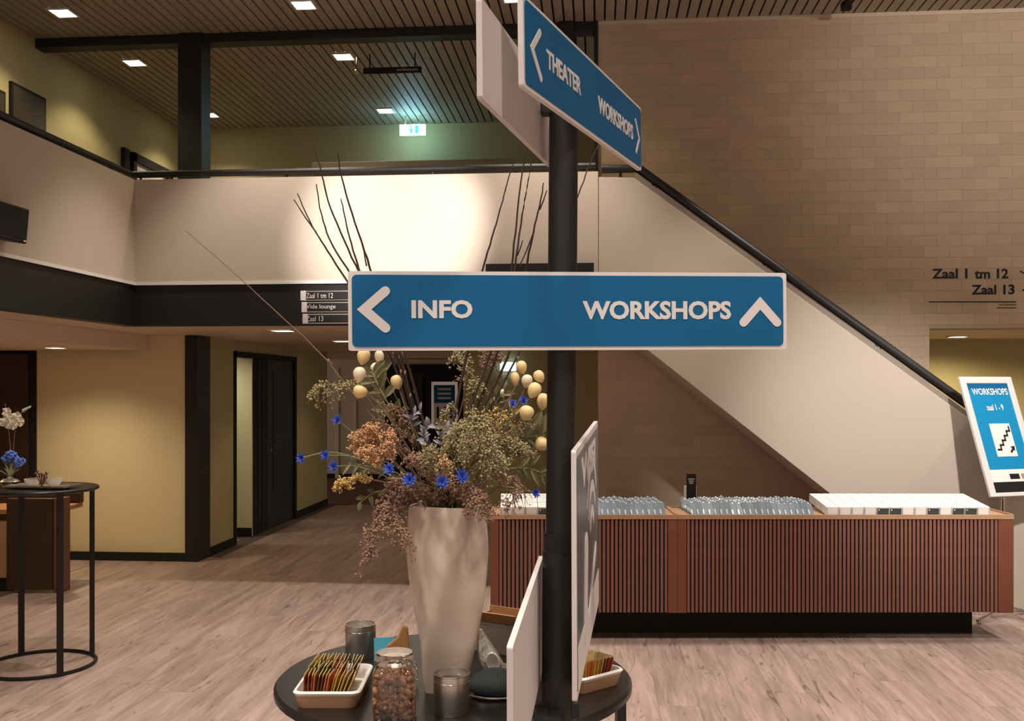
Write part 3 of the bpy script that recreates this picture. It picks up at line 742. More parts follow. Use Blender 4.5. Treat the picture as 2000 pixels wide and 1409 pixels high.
pp(MB().box((wx0, -0.008, 0.11), (wx1, -0.006, 0.205)), 'white_footer', M['whitepaint'])
pp(MB().box((wx0+0.17, -0.009, 0.13), (wx0+0.26, -0.008, 0.17)), 'logo', M['ink'])
pp(MB().box((wx0+0.28, -0.009, 0.13), (wx0+0.36, -0.008, 0.17)), 'logo', M['kraft'])
pp(MB().box((wx0, -0.008, PHt-0.10), (wx1, -0.006, PHt-0.055)), 'header_band', M['signblue'])
lettering('WORKSHOPS', pos, wx0+0.03, wx1-0.02, PHt-0.15, PHt-0.095, -0.009, M['whitepaint'], 0.02)
lettering('zaal 1 - 9', pos, wx0+0.13, wx1-0.10, PHt-0.275, PHt-0.225, -0.007, M['whitepaint'], 0.02)
ic = (wx0+0.11, PHt-0.64); iw, ih = 0.19, 0.26
icon = pp(MB().box((ic[0], -0.008, ic[1]), (ic[0]+iw, -0.006, ic[1]+ih)), 'pictogram', M['whitepaint'])
stp = MB(); n = 5
for k in range(n):
    xa = ic[0] + 0.015 + k*iw*0.16; za = ic[1] + ih*0.18 + k*ih*0.14
    stp.box((xa, -0.010, za), (xa+iw*0.16+0.012, -0.008, za+0.014)); stp.box((xa+iw*0.16, -0.010, za), (xa+iw*0.16+0.012, -0.008, za+ih*0.14+0.01))
pp(stp, 'stair_symbol', M['ink'])
ar = MB(); ax, az = ic[0]+iw*0.68, ic[1]+ih*0.10
ar.prism([(ax, az+0.01), (ax+0.012, az), (ax+0.04, az+0.028), (ax+0.028, az+0.04)], -0.010, -0.008).prism([(ax+0.05, az+0.055), (ax+0.012, az+0.05), (ax+0.045, az+0.015)], -0.010, -0.008)
pp(ar, 'arrow_symbol', M['ink'])
cen = inv @ (mtx @ Vector((PWd/2, 0.02, PHt*0.35)))
MB().tube([cen, (cen.x, cen.y, 0.05)], 0.018, 10).build('post', M['chrome'], t, smooth=50)
for sx, sy in ((-0.28, -0.20), (0.28, -0.2), (-0.2, 0.12), (0.2, 0.12)):
    MB().tube([(cen.x, cen.y, 0.06), (cen.x+sx*0.5, cen.y+sy*0.5, 0.06), (cen.x+sx, cen.y+sy, 0.03)], 0.013, 8).ball((cen.x+sx, cen.y+sy, 0.021), 0.021, 8).build('foot', M['chrome'], t, smooth=50)

# ================================================================== RECEPTION DESK (left)
dk = thing('reception_desk', 'dark brown wooden reception desk behind the left bar table', 'desk', C(cxz(121, 8.45), 8.45, 0), YAW)
MB().box((-0.075, 0.0, 0), (0.0, 0.16, 0.80)).build('end_panel', M['brownwood'], dk, bevel=0.003)
MB().box((-0.46, -0.02, 0.03), (-0.076, 0.05, 0.80)).build('front_panel', M['darkwood'], dk, bevel=0.003)
MB().box((-2.2, 0.05, 0.12), (-0.46, 0.10, 0.60)).build('modesty_panel', M['tanwood'], dk)
MB().box((-2.2, 0.08, 0.0), (-0.46, 0.14, 0.12)).build('plinth', M['blackm'], dk)
MB().box((-2.2, 0.051, 0.66), (-0.08, 0.60, 0.70)).build('worktop', M['deskwood'], dk, bevel=0.003)
MB().box((-2.2, 0.52, 0.70), (-0.08, 0.62, 0.79)).build('raised_back', M['darkwood'], dk, bevel=0.003)

# ================================================================== BAR TABLES
TZ = 1.12
def bar_table(label, xc, d, R, angs, ring=True):
    t = thing('bar_table', label, 'table', C(xc, d, 0), YAW)
    MB().lathe([(0, TZ-0.022), (R-0.008, TZ-0.022), (R, TZ-0.016), (R, TZ-0.006), (R-0.006, TZ), (0, TZ)], 64).build('table_top', M['tabletop'], t, smooth=40)
    rl = R - 0.02
    for a in angs:
        a = math.radians(a); T = Matrix.Rotation(a, 4, 'Z')
        MB().box((rl-0.010, -0.017, 0.0), (rl+0.010, 0.017, TZ-0.022), T).build('leg', M['black'], t)
    MB().tube([(rl*math.cos(2*PI*k/48), rl*math.sin(2*PI*k/48), 0.012) for k in range(48)], 0.011, 6, closed=True).build('base_ring', M['black'], t, smooth=60)
    return t
LTX, LTD, LTR = -2.955, 6.25, 0.345
bar_table('round black bar table with the orchid at the left edge', LTX, LTD, LTR, (45, 135, 225, 315))
FTX, FTD, FTR = -0.125, 2.175, 0.384
bar_table('round black bar table in the foreground carrying the white vase', FTX, FTD, FTR, (3, 123, 243))

# ---- things on the left table
def ltp(x, y, z=0.0): return C(LTX + x, LTD + y, TZ + z)
def ltx(xp, d): return (xp-1000)/F*d - LTX
t = thing('serving_tray', 'long silver tray on the left bar table', 'tray', ltp(ltx(86, 6.2), -0.07), YAW-0.12)
MB().box((-0.19, -0.09, 0.006), (0.19, 0.09, 0.012)).build('plate', M['steel'], t, bevel=0.003)
MB().box((-0.205, -0.10, 0.012), (0.205, -0.088, 0.022)).box((-0.205, 0.088, 0.012), (0.205, 0.10, 0.022)).box((-0.205, -0.088, 0.012), (-0.19, 0.088, 0.022)).box((0.19, -0.088, 0.012), (0.205, 0.088, 0.022)).build('rim', M['chrome'], t)
MB().box((-0.15, -0.06, 0), (0.15, 0.06, 0.006)).build('foot', M['black'], t)
def bowl(label, x, y, r, h, fill, fm):
    b = thing('glass_bowl', label, 'bowl', ltp(x, y, 0.0125), YAW, 'bowls on the silver tray')
    MB().lathe([(r*0.55, 0), (r*0.9, h*0.6), (r, h), (r-0.004, h), (r*0.86, h*0.6), (r*0.5, 0.006), (0, 0.006)], 24).build('dish', M['ceramic'], b, smooth=50)
    mb = MB()
    for k in range(fill):
        a = random.uniform(0, 2*PI); q = r*0.7*math.sqrt(random.random())
        mb.blob((q*math.cos(a), q*math.sin(a), h*0.75 + random.uniform(0, 0.012)), random.uniform(0.006, 0.012))
    o = mb.build('filling', fm, b); o['kind'] = 'stuff'
bowl('low white bowl at the left of the silver tray', ltx(62, 6.2), -0.04, 0.05, 0.042, 24, M['sprbrown'])
bowl('white bowl of nibbles at the right of the silver tray', ltx(107, 6.2), -0.06, 0.052, 0.05, 24, M['spryellow'])
mb = MB()
t = thing('dried_posy', 'small dried brown twig posy between the bowls', 'dried flowers', ltp(ltx(84, 6.17), -0.10, 0.0125))
for k in range(14):
    a = random.uniform(0, 2*PI); e = Vector((math.cos(a)*0.035, math.sin(a)*0.02, random.uniform(0.05, 0.10)))
    mb.tube([(0, 0, 0), e*0.6, e], 0.0025, 4); mb.blob(e, 0.009)
mb.build('twigs', M['brownwood'], t)
# pot with blue flowers and pale spiky leaves, orchid
t = thing('flower_pot', 'dark pot with blue flowers and pale spiky leaves on the left bar table', 'potted plant', ltp(ltx(24, 6.33), 0.05))
MB().lathe([(0.03, 0), (0.055, 0.012), (0.06, 0.03), (0.04, 0.045), (0.02, 0.05), (0.02, 0.06), (0.014, 0.06), (0.0, 0.05)], 24).build('pot', M['steel'], t, smooth=50)
for k in range(16):
    a = 2*PI*k/16 + random.uniform(-0.2, 0.2); L_ = random.uniform(0.08, 0.13); tl = random.uniform(0.3, 1.1)
    MB().leaf((0, 0, 0.05), (math.cos(a)*L_*math.sin(tl), math.sin(a)*L_*math.sin(tl), 0.05+L_*math.cos(tl)), 0.014, bend=0.01).build('leaf', M['paleleaf'], t)
for k in range(9):
    cx, cz = random.uniform(-0.03, 0.09), random.uniform(0.13, 0.205); cy = random.uniform(-0.03, 0.04)
    mb = MB(); mb.tube([(0, 0, 0.05), (cx*0.6, cy*0.6, 0.1), (cx, cy, cz)], 0.002, 4)
    mb2 = MB()
    for q in range(14):
        v = Vector((random.gauss(0, 1), random.gauss(0, 1), random.gauss(0, 1))).normalized()*0.025
        mb2.blob(Vector((cx, cy, cz)) + v, 0.010)
    o = mb.build('stem', M['stem'], t); mb2.build('blossom', M['bluefl'], t)
t = thing('orchid', 'white orchid spray standing on the left bar table before the dark door', 'orchid', ltp(ltx(20, 6.41), 0.16))
MB().lathe([(0.03, 0), (0.04, 0.06), (0.036, 0.06), (0.028, 0.006), (0, 0.006)], 20).build('pot', M['black'], t, smooth=50)
sp = [(0, 0, 0.02), (0.02, 0, 0.2), (0.03, 0, 0.34), (0.06, 0, 0.44), (0.10, 0, 0.49), (0.135, 0, 0.50)]
MB().tube(sp, 0.0035, 6).build('stem', M['palebranch'], t, smooth=60)
MB().tube([(0.0, 0, 0.02), (0.0, 0.0, 0.25), (-0.02, 0, 0.42), (-0.035, 0, 0.52)], 0.003, 6).build('stem', M['palebranch'], t, smooth=60)
for fx, fz, s_ in ((-0.03, 0.40, 0.05), (0.0, 0.43, 0.05), (0.035, 0.40, 0.052), (0.055, 0.435, 0.045), (0.08, 0.405, 0.04), (-0.015, 0.465, 0.04), (0.02, 0.385, 0.045)):
    mb = MB(); c = Vector((fx, -0.02 + random.uniform(-0.01, 0.01), fz))
    for k in range(5):
        a = 2*PI*k/5 + random.uniform(-0.2, 0.2)
        mb.leaf(c, c + Vector((math.cos(a)*s_*0.85, -0.008, math.sin(a)*s_*0.85)), s_*0.8, up=Vector((0, 1, 0)), bend=0.006)
    mb.blob(c + Vector((0, -0.008, 0)), 0.008); mb.build('blossom', M['whitefl'], t)
for k in range(5):
    MB().ball((0.09+0.012*k, -0.005, 0.475+0.006*k), 0.011-0.001*k, 8, (0.8, 0.8, 1.1)).build('bud', M['paleleaf'], t, smooth=60)

# ================================================================== SIGNPOST
PD = 1.72; PXc = (1100-1000)/F*PD; PR = 29*PD/F
base = C(PXc, PD, 0)
sg = thing('signpost', 'black steel signpost with blue direction boards in front of the table', 'signpost', base, YAW)
lean = (9/F*PD) / (1100/F*PD)
def pole_x(z): return lean*(z - 2.1)
def zpx(y): return EYE + (HZ-y)/F*PD
MB().tube([(pole_x(0), 0, 0.0), (pole_x(2.3), 0, 2.3)], PR*0.98, 24).build('pole', M['black'], sg, smooth=50)
MB().tube([(pole_x(0.2), 0, 0.02), (pole_x(1), 0, zpx(1075))], PR*1.05, 24).build('lower_tube', M['black'], sg, smooth=50)
MB().tube([(pole_x(1.48), 0, zpx(1076)), (pole_x(1.48), 0, zpx(1040))], PR*1.10, 24).build('collar', M['blackm'], sg, smooth=50)
MB().lathe([(0.12, 0), (0.12, 0.012), (0.03, 0.02), (0.03, 0.05), (0, 0.05)], 32).build('base_plate', M['black'], sg, smooth=40)
ginv = (Matrix.Translation(base) @ Matrix.Rotation(YAW, 4, 'Z')).inverted()
def board(a, b, H, m, label, thick=0.008, toface=None):
    """a, b: world points at the mid height of the two ends, left to right as read"""
    xv = (b - a); L = xv.length; xv.normalize(); zv = Vector((0, 0, 1)); zv = (zv - xv*zv.dot(xv)).normalized(); yv = zv.cross(xv)
    T = Matrix(((xv.x, yv.x, zv.x, a.x), (xv.y, yv.y, zv.y, a.y), (xv.z, yv.z, zv.z, a.z), (0, 0, 0, 1)))
    o = MB().prism(rrect(L, H, 0.004, 3, L/2, 0), 0, thick, 'xz').build('sign_board', m, sg, label=label)
    o.matrix_local = ginv @ T
    return o, L
def face(bd, L, H, mg, m, r=0.008):
    return MB().prism(rrect(L-2*mg, H-2*mg, r, 4, L/2, 0), -0.0012, 0.0, 'xz').build('printed_face', m, bd)
# INFO / WORKSHOPS board
dl, dr = 1.638, 1.713
a, b = px(680, 607.5, dl), px(1536, 608, dr); H = 154*1.66/F
bd, L = board(a, b, H, M['signwhite'], 'front board reading INFO and WORKSHOPS'); face(bd, L, H, 0.0062, M['signblue'])
pxs = L/856; zc = lambda y: (607.5 - y)*pxs; xx = lambda x: (x-680)*pxs
lettering('INFO', bd, xx(799), xx(915), zc(622), zc(587), -0.0013, M['signwhite'], 0.035)
lettering('WORKSHOPS', bd, xx(1128), xx(1423), zc(624), zc(588), -0.0013, M['signwhite'], 0.035)
def chev(bd, p, q, r_, w_, y=-0.0013):
    p, q, r_ = Vector(p), Vector(q), Vector(r_); t1, t2 = (q-p).normalized(), (r_-q).normalized()
    n1, n2 = Vector((-t1.y, t1.x)), Vector((-t2.y, t2.x)); mi = (n1+n2).normalized(); k = w_/max(0.3, mi.dot(n1))
    poly = [q + mi*k]
    for i in range(7):
        th = PI*i/6; poly.append(r_ + n2*w_*math.cos(th) + t2*w_*math.sin(th))
    poly.append(q - mi*k)
    for i in range(7):
        th = PI*i/6; poly.append(p - n1*w_*math.cos(th) - t1*w_*math.sin(th))
    MB().prism([(v.x, v.y) for v in poly], y-0.0008, y, 'xz').build('arrow', M['signwhite'], bd)
chev(bd, (xx(750), zc(570)), (xx(710), zc(605)), (xx(750), zc(640)), 9*pxs)
chev(bd, (xx(1448), zc(630)), (xx(1482), zc(592)), (xx(1516), zc(630)), 8.5*pxs)
# THEATER board (angled, high)
a = px(1022, 78, 1.40); b = px(1252, 272.5, 2.08); H = 0.1295
bd, L = board(a, b, H, M['signwhite'], 'upper angled board reading THEATER and WORKSHOPS'); face(bd, L, H, 0.0055, M['signblue'])
def frac(xp):     # fraction along the board for an image column
    lo, hi = 0.0, 1.0
    for _ in range(40):
        mid = (lo+hi)/2; P = a.lerp(b, mid); u = (P.x*CA + P.y*SA)/(-P.x*SA + P.y*CA)
        if u*F + 1000 < xp: lo = mid
        else: hi = mid
    return lo*L
lettering('THEATER', bd, frac(1066), frac(1133), -0.013, 0.015, -0.0013, M['signwhite'], 0.03)
lettering('WORKSHOPS', bd, frac(1167), frac(1235), -0.017, 0.013, -0.0013, M['signwhite'], 0.03)
chev(bd, (frac(1053), 0.030), (frac(1037), -0.002), (frac(1054), -0.036), 0.0055)
chev(bd, (frac(1240), 0.028), (frac(1247), -0.004), (frac(1241), -0.034), 0.0045)
# white back of the opposite high board
ax = (942-1000)/F*1.31; a = px(942, 94, 1.31); b = C(ax + 0.22*0.69, 1.31+0.69, a.z + 0.030)
bd, L = board(a, b, 0.131, M['signback'], 'plain white back of the opposite upper board')
# low boards
a = px(1126, 1128, 1.62); b = px(1168, 1003, 2.22); H = 0.412
bd, L = board(a, b, H, M['signwhite'], 'lower board with a grey face and white symbols'); fc = face(bd, L, H, 0.012, M['signgrey'], 0.004)
MB().box((0.012, -0.002, -H/2+0.012), (L-0.012, -0.0012, -H/2+0.085)).build('white_footer', M['signwhite'], bd)
lettering('WIFI', bd, L*0.16, L*0.80, H*0.30, H*0.44, -0.0013, M['signwhite'], 0.03)
for rr in (0.165, 0.115, 0.065):
    gs = [math.radians(g) for g in range(35, 150, 8)]; cx_, cz_ = L*0.62, -0.02
    arc = MB().prism([(cx_ + (rr+0.011)*math.cos(g), cz_ + (rr+0.011)*math.sin(g)) for g in gs] + [(cx_ + (rr-0.011)*math.cos(g), cz_ + (rr-0.011)*math.sin(g)) for g in reversed(gs)], -0.002, -0.0013, 'xz')
    arc.build('wave_symbol', M['signwhite'], bd)
hd = MB(); capsule(hd, (L*0.30, -0.13), (L*0.34, 0.0), 0.034, -0.003, -0.0013); capsule(hd, (L*0.45, -0.14), (L*0.80, -0.05), 0.012, -0.003, -0.0013)
hd.build('hand_symbol', M['signwhite'], bd)
a = C(0.0015, 1.25, 1.325); b = C(0.0015 + 0.098*0.57, 1.82, 1.342)
bd, L = board(a, b, 0.20, M['signback'], 'plain white back of the opposite lower board')
# clamps
for zz in (zpx(210), zpx(195), zpx(1385)):
    MB().box((-0.055, -0.012, zz-0.014), (0.028, 0.012, zz+0.014)).build('clamp', M['black'], sg, bevel=0.003)
MB().box((-0.05, -0.07, zpx(1412)), (0.0, 0.02, zpx(1378))).build('clamp', M['blackm'], sg, bevel=0.004)
MB().box((-0.012, -0.036, zpx(640)), (0.012, -0.02, zpx(575))).build('clamp', M['black'], sg)

# ================================================================== THINGS ON THE FRONT TABLE
def ft(xp, d, z=0.0): return C((xp-1000)/F*d, d, TZ+z)
# vase: rounded square, twisted and tapering to the foot
VD = 2.08; VX = 874; vh = 0.385
vase = thing('vase', 'tall cream twisted vase on the foreground bar table', 'vase', ft(VX, VD), YAW)
mb = MB(); n, k_ = 64, 40; vs_ = []; fs_ = []
VP_ = [(0, .045), (.08, .052), (.25, .0622), (.5, .0705), (.75, .0755), (1.0, .0735)]
def vprof(t):
    for (a0, b0), (a1, b1) in zip(VP_, VP_[1:]):
        if t <= a1: q = (t-a0)/(a1-a0); return b0 + (b1-b0)*q
    return VP_[-1][1]
def vring(tt, inset=0.0):
    wv = vprof(tt); ang = math.radians(-12 + 82*tt); out = []
    for j in range(n):
        q = 2*PI*j/n; r_ = (wv - inset) * (abs(math.cos(q))**5.5 + abs(math.sin(q))**5.5)**(-1/5.5) * 0.91
        out.append((r_*math.cos(q+ang), r_*math.sin(q+ang), vh*tt))
    return out
rings = [vring(i/k_) for i in range(k_+1)] + [vring(1-i/8*0.5, 0.005) for i in range(5)]
for g in rings: vs_ += g
for i in range(len(rings)-1):
    for j in range(n): fs_.append((i*n+j, i*n+(j+1) % n, (i+1)*n+(j+1) % n, (i+1)*n+j))
fs_.append(tuple(range(n-1, -1, -1))); fs_.append(tuple((len(rings)-1)*n+j for j in range(n)))
mb.add(vs_, fs_); mb.build('body', M['vase'], vase, smooth=70)

def cup(label, xp, d, r, h):
    t = thing('steel_cup', label, 'cup', ft(xp, d), YAW, 'brushed steel cups')
    MB().lathe([(r*0.96, 0), (r, 0.003), (r, h), (r-0.0015, h), (r-0.0015, 0.004), (0, 0.004)], 40).build('body', M['steel'], t, smooth=40)
    MB().tube([((r-0.0005)*math.cos(2*PI*q/40), (r-0.0005)*math.sin(2*PI*q/40), h) for q in range(40)], 0.0016, 6, closed=True).build('rim', M['chrome'], t, smooth=60)
    MB().lathe([(r+0.0002, h*0.80), (r+0.0008, h*0.805), (r+0.0008, h*0.82), (r+0.0002, h*0.825)], 40).build('band', M['chrome'], t, smooth=60)
cup('brushed steel cup behind the dish of tea sachets', 704, 2.33, 0.0355, 0.075)
cup('brushed steel cup in front of the vase beside the nut jar', 882, 1.93, 0.0348, 0.075)

# jar of nuts
JD = 1.895
jar = thing('glass_jar', 'square clear jar full of brown nuts in front of the vase', 'jar', ft(771, JD), YAW+0.05)
def sqprof(prof, nn=40, p=5):
    mb = MB(); vs = []; fs = []
    for r, z, rd in prof:
        for j in range(nn):
            q = 2*PI*j/nn; s_ = (abs(math.cos(q))**p + abs(math.sin(q))**p)**(-1/p); rr = r*(s_*(1-rd) + rd)
            vs.append((rr*math.cos(q), rr*math.sin(q), z))
    for i in range(len(prof)-1):
        for j in range(nn): fs.append((i*nn+j, i*nn+(j+1) % nn, (i+1)*nn+(j+1) % nn, (i+1)*nn+j))
    fs.append(tuple(range(nn-1, -1, -1))); fs.append(tuple((len(prof)-1)*nn+j for j in range(nn)))
    return mb.add(vs, fs)
sqprof([(0.037, 0, 0), (0.0405, 0.004, 0), (0.0405, 0.088, 0), (0.036, 0.098, 0.5), (0.033, 0.102, 1), (0.033, 0.108, 1), (0.0312, 0.108, 1), (0.0312, 0.102, 1), (0.034, 0.097, 0.5), (0.0385, 0.087, 0), (0.0385, 0.006, 0)]).build('body', M['glass'], jar, smooth=50)
lid = MB().lathe([(0.0345, 0.104), (0.0355, 0.106), (0.0355, 0.122), (0.034, 0.126), (0, 0.126)], 40).build('lid', M['glass'], jar, smooth=50)
MB().tube([(0.0352*math.cos(2*PI*q/40), 0.0352*math.sin(2*PI*q/40), 0.1225) for q in range(40)], 0.0018, 6, closed=True).build('lid_rim', M['glass'], lid, smooth=60)
mb = MB()
for q in range(900):
    x, y = random.uniform(-0.034, 0.034), random.uniform(-0.034, 0.034); z = random.uniform(0.011, 0.088)
    if max(abs(x), abs(y)) < 0.020 and z < 0.075: continue
    T = Euler((random.uniform(0, 3), random.uniform(0, 3), random.uniform(0, 3))).to_matrix().to_4x4()
    mb.ball((x, y, z), random.uniform(0.0042, 0.0068), 6, (1, 0.75, 1.25), T)
o = mb.build('nuts', M['nuts'], jar, smooth=60); o['kind'] = 'stuff'

# tea dishes with sachets
def dish(label, mtx, w_, dp, h):
    t = thing('tea_dish', label, 'dish', mtx=mtx, group='tea dishes')
    def ring(wd, dd, r, z): return [(p[0], p[1], z) for p in rrect(wd, dd, r, 5)]
    rr = [ring(w_-0.022, dp-0.022, 0.014, 0), ring(w_-0.006, dp-0.006, 0.017, h*0.75)]
    mb = MB(); nn = len(rr[0]); vs = [p for g in rr for p in g]
    mb.add(vs, [(j, (j+1) % nn, nn+(j+1) % nn, nn+j) for j in range(nn)] + [tuple(range(nn-1, -1, -1))]).build('base', M['terracotta'], t, smooth=50)
    rr = [ring(w_-0.006, dp-0.006, 0.017, h*0.75), ring(w_, dp, 0.018, h-0.003), ring(w_-0.004, dp-0.004, 0.018, h), ring(w_-0.013, dp-0.013, 0.014, h), ring(w_-0.026, dp-0.026, 0.012, 0.006)]
    mb = MB(); vs = [p for g in rr for p in g]; fs = []
    for i in range(len(rr)-1): fs += [(i*nn+j, i*nn+(j+1) % nn, (i+1)*nn+(j+1) % nn, (i+1)*nn+j) for j in range(nn)]
    fs.append(tuple((len(rr)-1)*nn+j for j in range(nn)))
    mb.add(vs, fs).build('glazed_rim', M['ceramic'], t, smooth=50)
    return t
SAC = {}
for nm, cc in (('red', '#8a3a22'), ('orange', '#b5622a'), ('yellow', '#b8963f'), ('green', '#6f7a3e'), ('dark green', '#3f4a38'), ('brown', '#5e3323')):
    SAC[nm] = (mat('sachet_' + nm.replace(' ', '_'), cc, 0.45, var=0.15, scale=60), mat('sachet_edge_' + nm.replace(' ', '_'), '#c7ab74', 0.6))
sacm = {}
for nm in SAC:
    mb = MB(); mb.box((-0.024, -0.0011, 0), (0.024, 0.0011, 0.052)); mb.cur = 1
    mb.box((-0.024, -0.0006, 0.052), (0.024, 0.0006, 0.056)); mb.box((-0.015, -0.0014, 0.012), (0.015, -0.0011, 0.03))
    sacm[nm] = mb.mesh('tea_sachet', list(SAC[nm]))
def sachets(mtx, where, rows, n, x0, dx):
    for ri, (yo, seq) in enumerate(rows):
        for q in range(n):
            nm = seq[min(len(seq)-1, int(q/n*len(seq)))]
            if random.random() < 0.22: nm = random.choice(seq)
            T = mtx @ Matrix.Translation((x0 + q*dx, yo + random.uniform(-0.003, 0.003), 0.0070)) @ Euler((0, 0.02 + 0.40*q/n + random.uniform(-0.03, 0.03), PI/2 + random.uniform(-0.08, 0.08)), 'ZYX').to_matrix().to_4x4()
            T = mtx @ Matrix.Translation((x0 + q*dx, yo + random.uniform(-0.003, 0.003), 0.0070)) @ Matrix.Rotation(0.02 + 0.40*q/n + random.uniform(-0.03, 0.03), 4, 'Y') @ Matrix.Rotation(PI/2 + random.uniform(-0.08, 0.08), 4, 'Z')
            o = inst('tea_sachet', sacm[nm]); o.matrix_world = T
            tag(o, '%s tea sachet, %s from left, %s row, %s tea dish' % (nm, ORD[q], ('front', 'middle', 'back')[ri], where), 'tea sachet', 'tea sachets in the %s dish' % where)
dm = Matrix.Translation(C(-0.363, 2.045, TZ)) @ Matrix.Rotation(YAW, 4, 'Z')
dish('white tea dish at the left of the foreground table', dm, 0.134, 0.205, 0.034)
sachets(dm, 'left', ((-0.058, ('red', 'brown', 'orange', 'yellow', 'yellow')), (-0.002, ('green', 'dark green', 'orange', 'red')), (0.054, ('yellow', 'yellow', 'orange', 'dark green', 'dark green'))), 14, -0.047, 0.0058)
dm = Matrix.Translation(C(0.1250, 2.145, TZ)) @ Matrix.Rotation(YAW + math.radians(40), 4, 'Z')
dish('white tea dish at the right of the foreground table behind the signpost', dm, 0.134, 0.205, 0.034)
sachets(dm, 'right', ((-0.058, ('yellow', 'orange', 'yellow', 'brown', 'red')), (-0.002, ('orange', 'yellow', 'red', 'brown')), (0.054, ('orange', 'brown', 'brown'))), 14, -0.047, 0.0058)

# odds and ends around the vase
t = thing('cardboard_box', 'open kraft cardboard box standing behind the vase', 'box', ft(985, 2.40), YAW-0.55)
wl = MB(); w2, d2_, h2 = 0.072, 0.05, 0.075
MB().box((-w2, -d2_, 0), (w2, -d2_+0.003, h2)).build('wall', M['kraftin'], t)
MB().box((-w2, d2_-0.003, 0), (w2, d2_, h2+0.012)).build('wall', M['kraft'], t)
MB().box((-w2, -d2_+0.003, 0), (-w2+0.003, d2_-0.003, h2)).build('wall', M['kraft'], t)
MB().box((w2-0.003, -d2_+0.003, 0), (w2, d2_-0.003, h2)).build('wall', M['kraft'], t)
MB().box((-w2+0.003, -d2_+0.003, 0), (w2-0.003, d2_-0.003, 0.003)).build('bottom', M['kraftin'], t)
MB().box((-w2, -0.003, 0), (w2, 0, 0.03), Matrix.Translation((0, -d2_, h2)) @ Matrix.Rotation(math.radians(35), 4, 'X')).build('flap', M['kraft'], t)
# dark pouch on the right of the vase
t = thing('pouch', 'slumped dark grey pouch between the vase and the signpost', 'pouch', ft(968, 2.04), YAW)
mb = MB(); nn = 24; rings = []
for i in range(9):
    tt = i/8; r_ = 0.056*math.sin(PI*(0.18+0.72*tt))**0.7
    rings.append([(r_*1.05*math.cos(2*PI*j/nn)*(1+0.07*math.sin(5*2*PI*j/nn+tt*4)), r_*0.8*math.sin(2*PI*j/nn)*(1+0.06*math.sin(4*2*PI*j/nn+2*tt)), 0.050*tt) for j in range(nn)])
vs = [p for g in rings for p in g]; fs = [(i*nn+j, i*nn+(j+1) % nn, (i+1)*nn+(j+1) % nn, (i+1)*nn+j) for i in range(8) for j in range(nn)]
fs += [tuple(range(nn-1, -1, -1)), tuple(8*nn+j for j in range(nn))]
mb.add(vs, fs).build('bag', M['darkcloth'], t, smooth=70)
MB().tube([(0.058*math.cos(q*0.28-2.6)*1.02, 0.047*math.sin(q*0.28-2.6), 0.006) for q in range(11)], 0.0022, 6).build('cord', M['steel'], t, smooth=60)
t = thing('foil_pack', 'silver foil pack with an oval emblem leaning beside the vase', 'packet', ft(966, 2.165), YAW)
T = Matrix.Translation((0, 0, 0.0)) @ Euler((math.radians(-12), math.radians(-14), 0)).to_matrix().to_4x4()
o = MB().prism([(-0.022, 0.0), (0.032, 0.004), (0.018, 0.05), (-0.003, 0.105), (-0.012, 0.108), (-0.026, 0.05)], -0.006, 0.006, 'xz').build('pack', M['foil'], t, bevel=0.003); o.matrix_local = T
e = MB().lathe([(0.0, 0), (0.011, 0.001), (0.0145, 0.003), (0.017, 0.0), (0.016, -0.002)], 24).build('emblem', M['ceramic'], o, smooth=60)
e.matrix_local = Matrix.Translation((0.004, -0.008, 0.030)) @ Matrix.Rotation(PI/2, 4, 'X') @ Matrix.Diagonal((0.9, 1.35, 1, 1))
o2 = MB().box((0.020, -0.008, 0.002), (0.040, -0.005, 0.022)).build('paper_tag', M['paleleaf'], t); o2.matrix_local = T
# left of the vase: cyan card, wooden scoop, crumpled foil
t = thing('cyan_card', 'small cyan card standing between steel cup and wooden scoop', 'card', ft(748, 2.29), YAW+0.2)
MB().box((-0.020, -0.001, 0), (0.026, 0.001, 0.052), Matrix.Rotation(-0.2, 4, 'X')).build('card', M['cyan'], t)
MB().prism([(0.0, 0.018), (0.024, 0.034), (0.024, 0.039), (0.0, 0.023)], -0.010, -0.0085, 'xz').build('print', M['whitepaint'], t)
t = thing('wooden_scoop', 'small wooden scoop leaning on the vase above the nut jar', 'scoop', ft(757, 2.10), YAW)
T = Matrix.Translation((0, 0, 0)) @ Matrix.Rotation(math.radians(17), 4, 'Y') @ Matrix.Diagonal((1.6, 1, 1.08, 1))
o = MB().prism([(-0.012, 0.0), (0.010, 0.0), (0.017, 0.035), (0.015, 0.075), (0.009, 0.098), (0.003, 0.122), (-0.004, 0.122), (-0.006, 0.098), (-0.016, 0.075), (-0.018, 0.035)], -0.004, 0.004, 'xz').build('blade', M['kraft'], t, bevel=0.003); o.matrix_local = T
t = thing('crumpled_foil', 'crumpled pale foil wrapper at the foot of the vase', 'wrapper', ft(801, 2.12), YAW)
mb = MB()
for q in range(26):
    c = Vector((random.uniform(-0.014, 0.012), random.uniform(-0.012, 0.012), random.uniform(0.011, 0.055)))
    mb.blob(c, random.uniform(0.008, 0.013))
mb.build('foil', M['foil'], t)

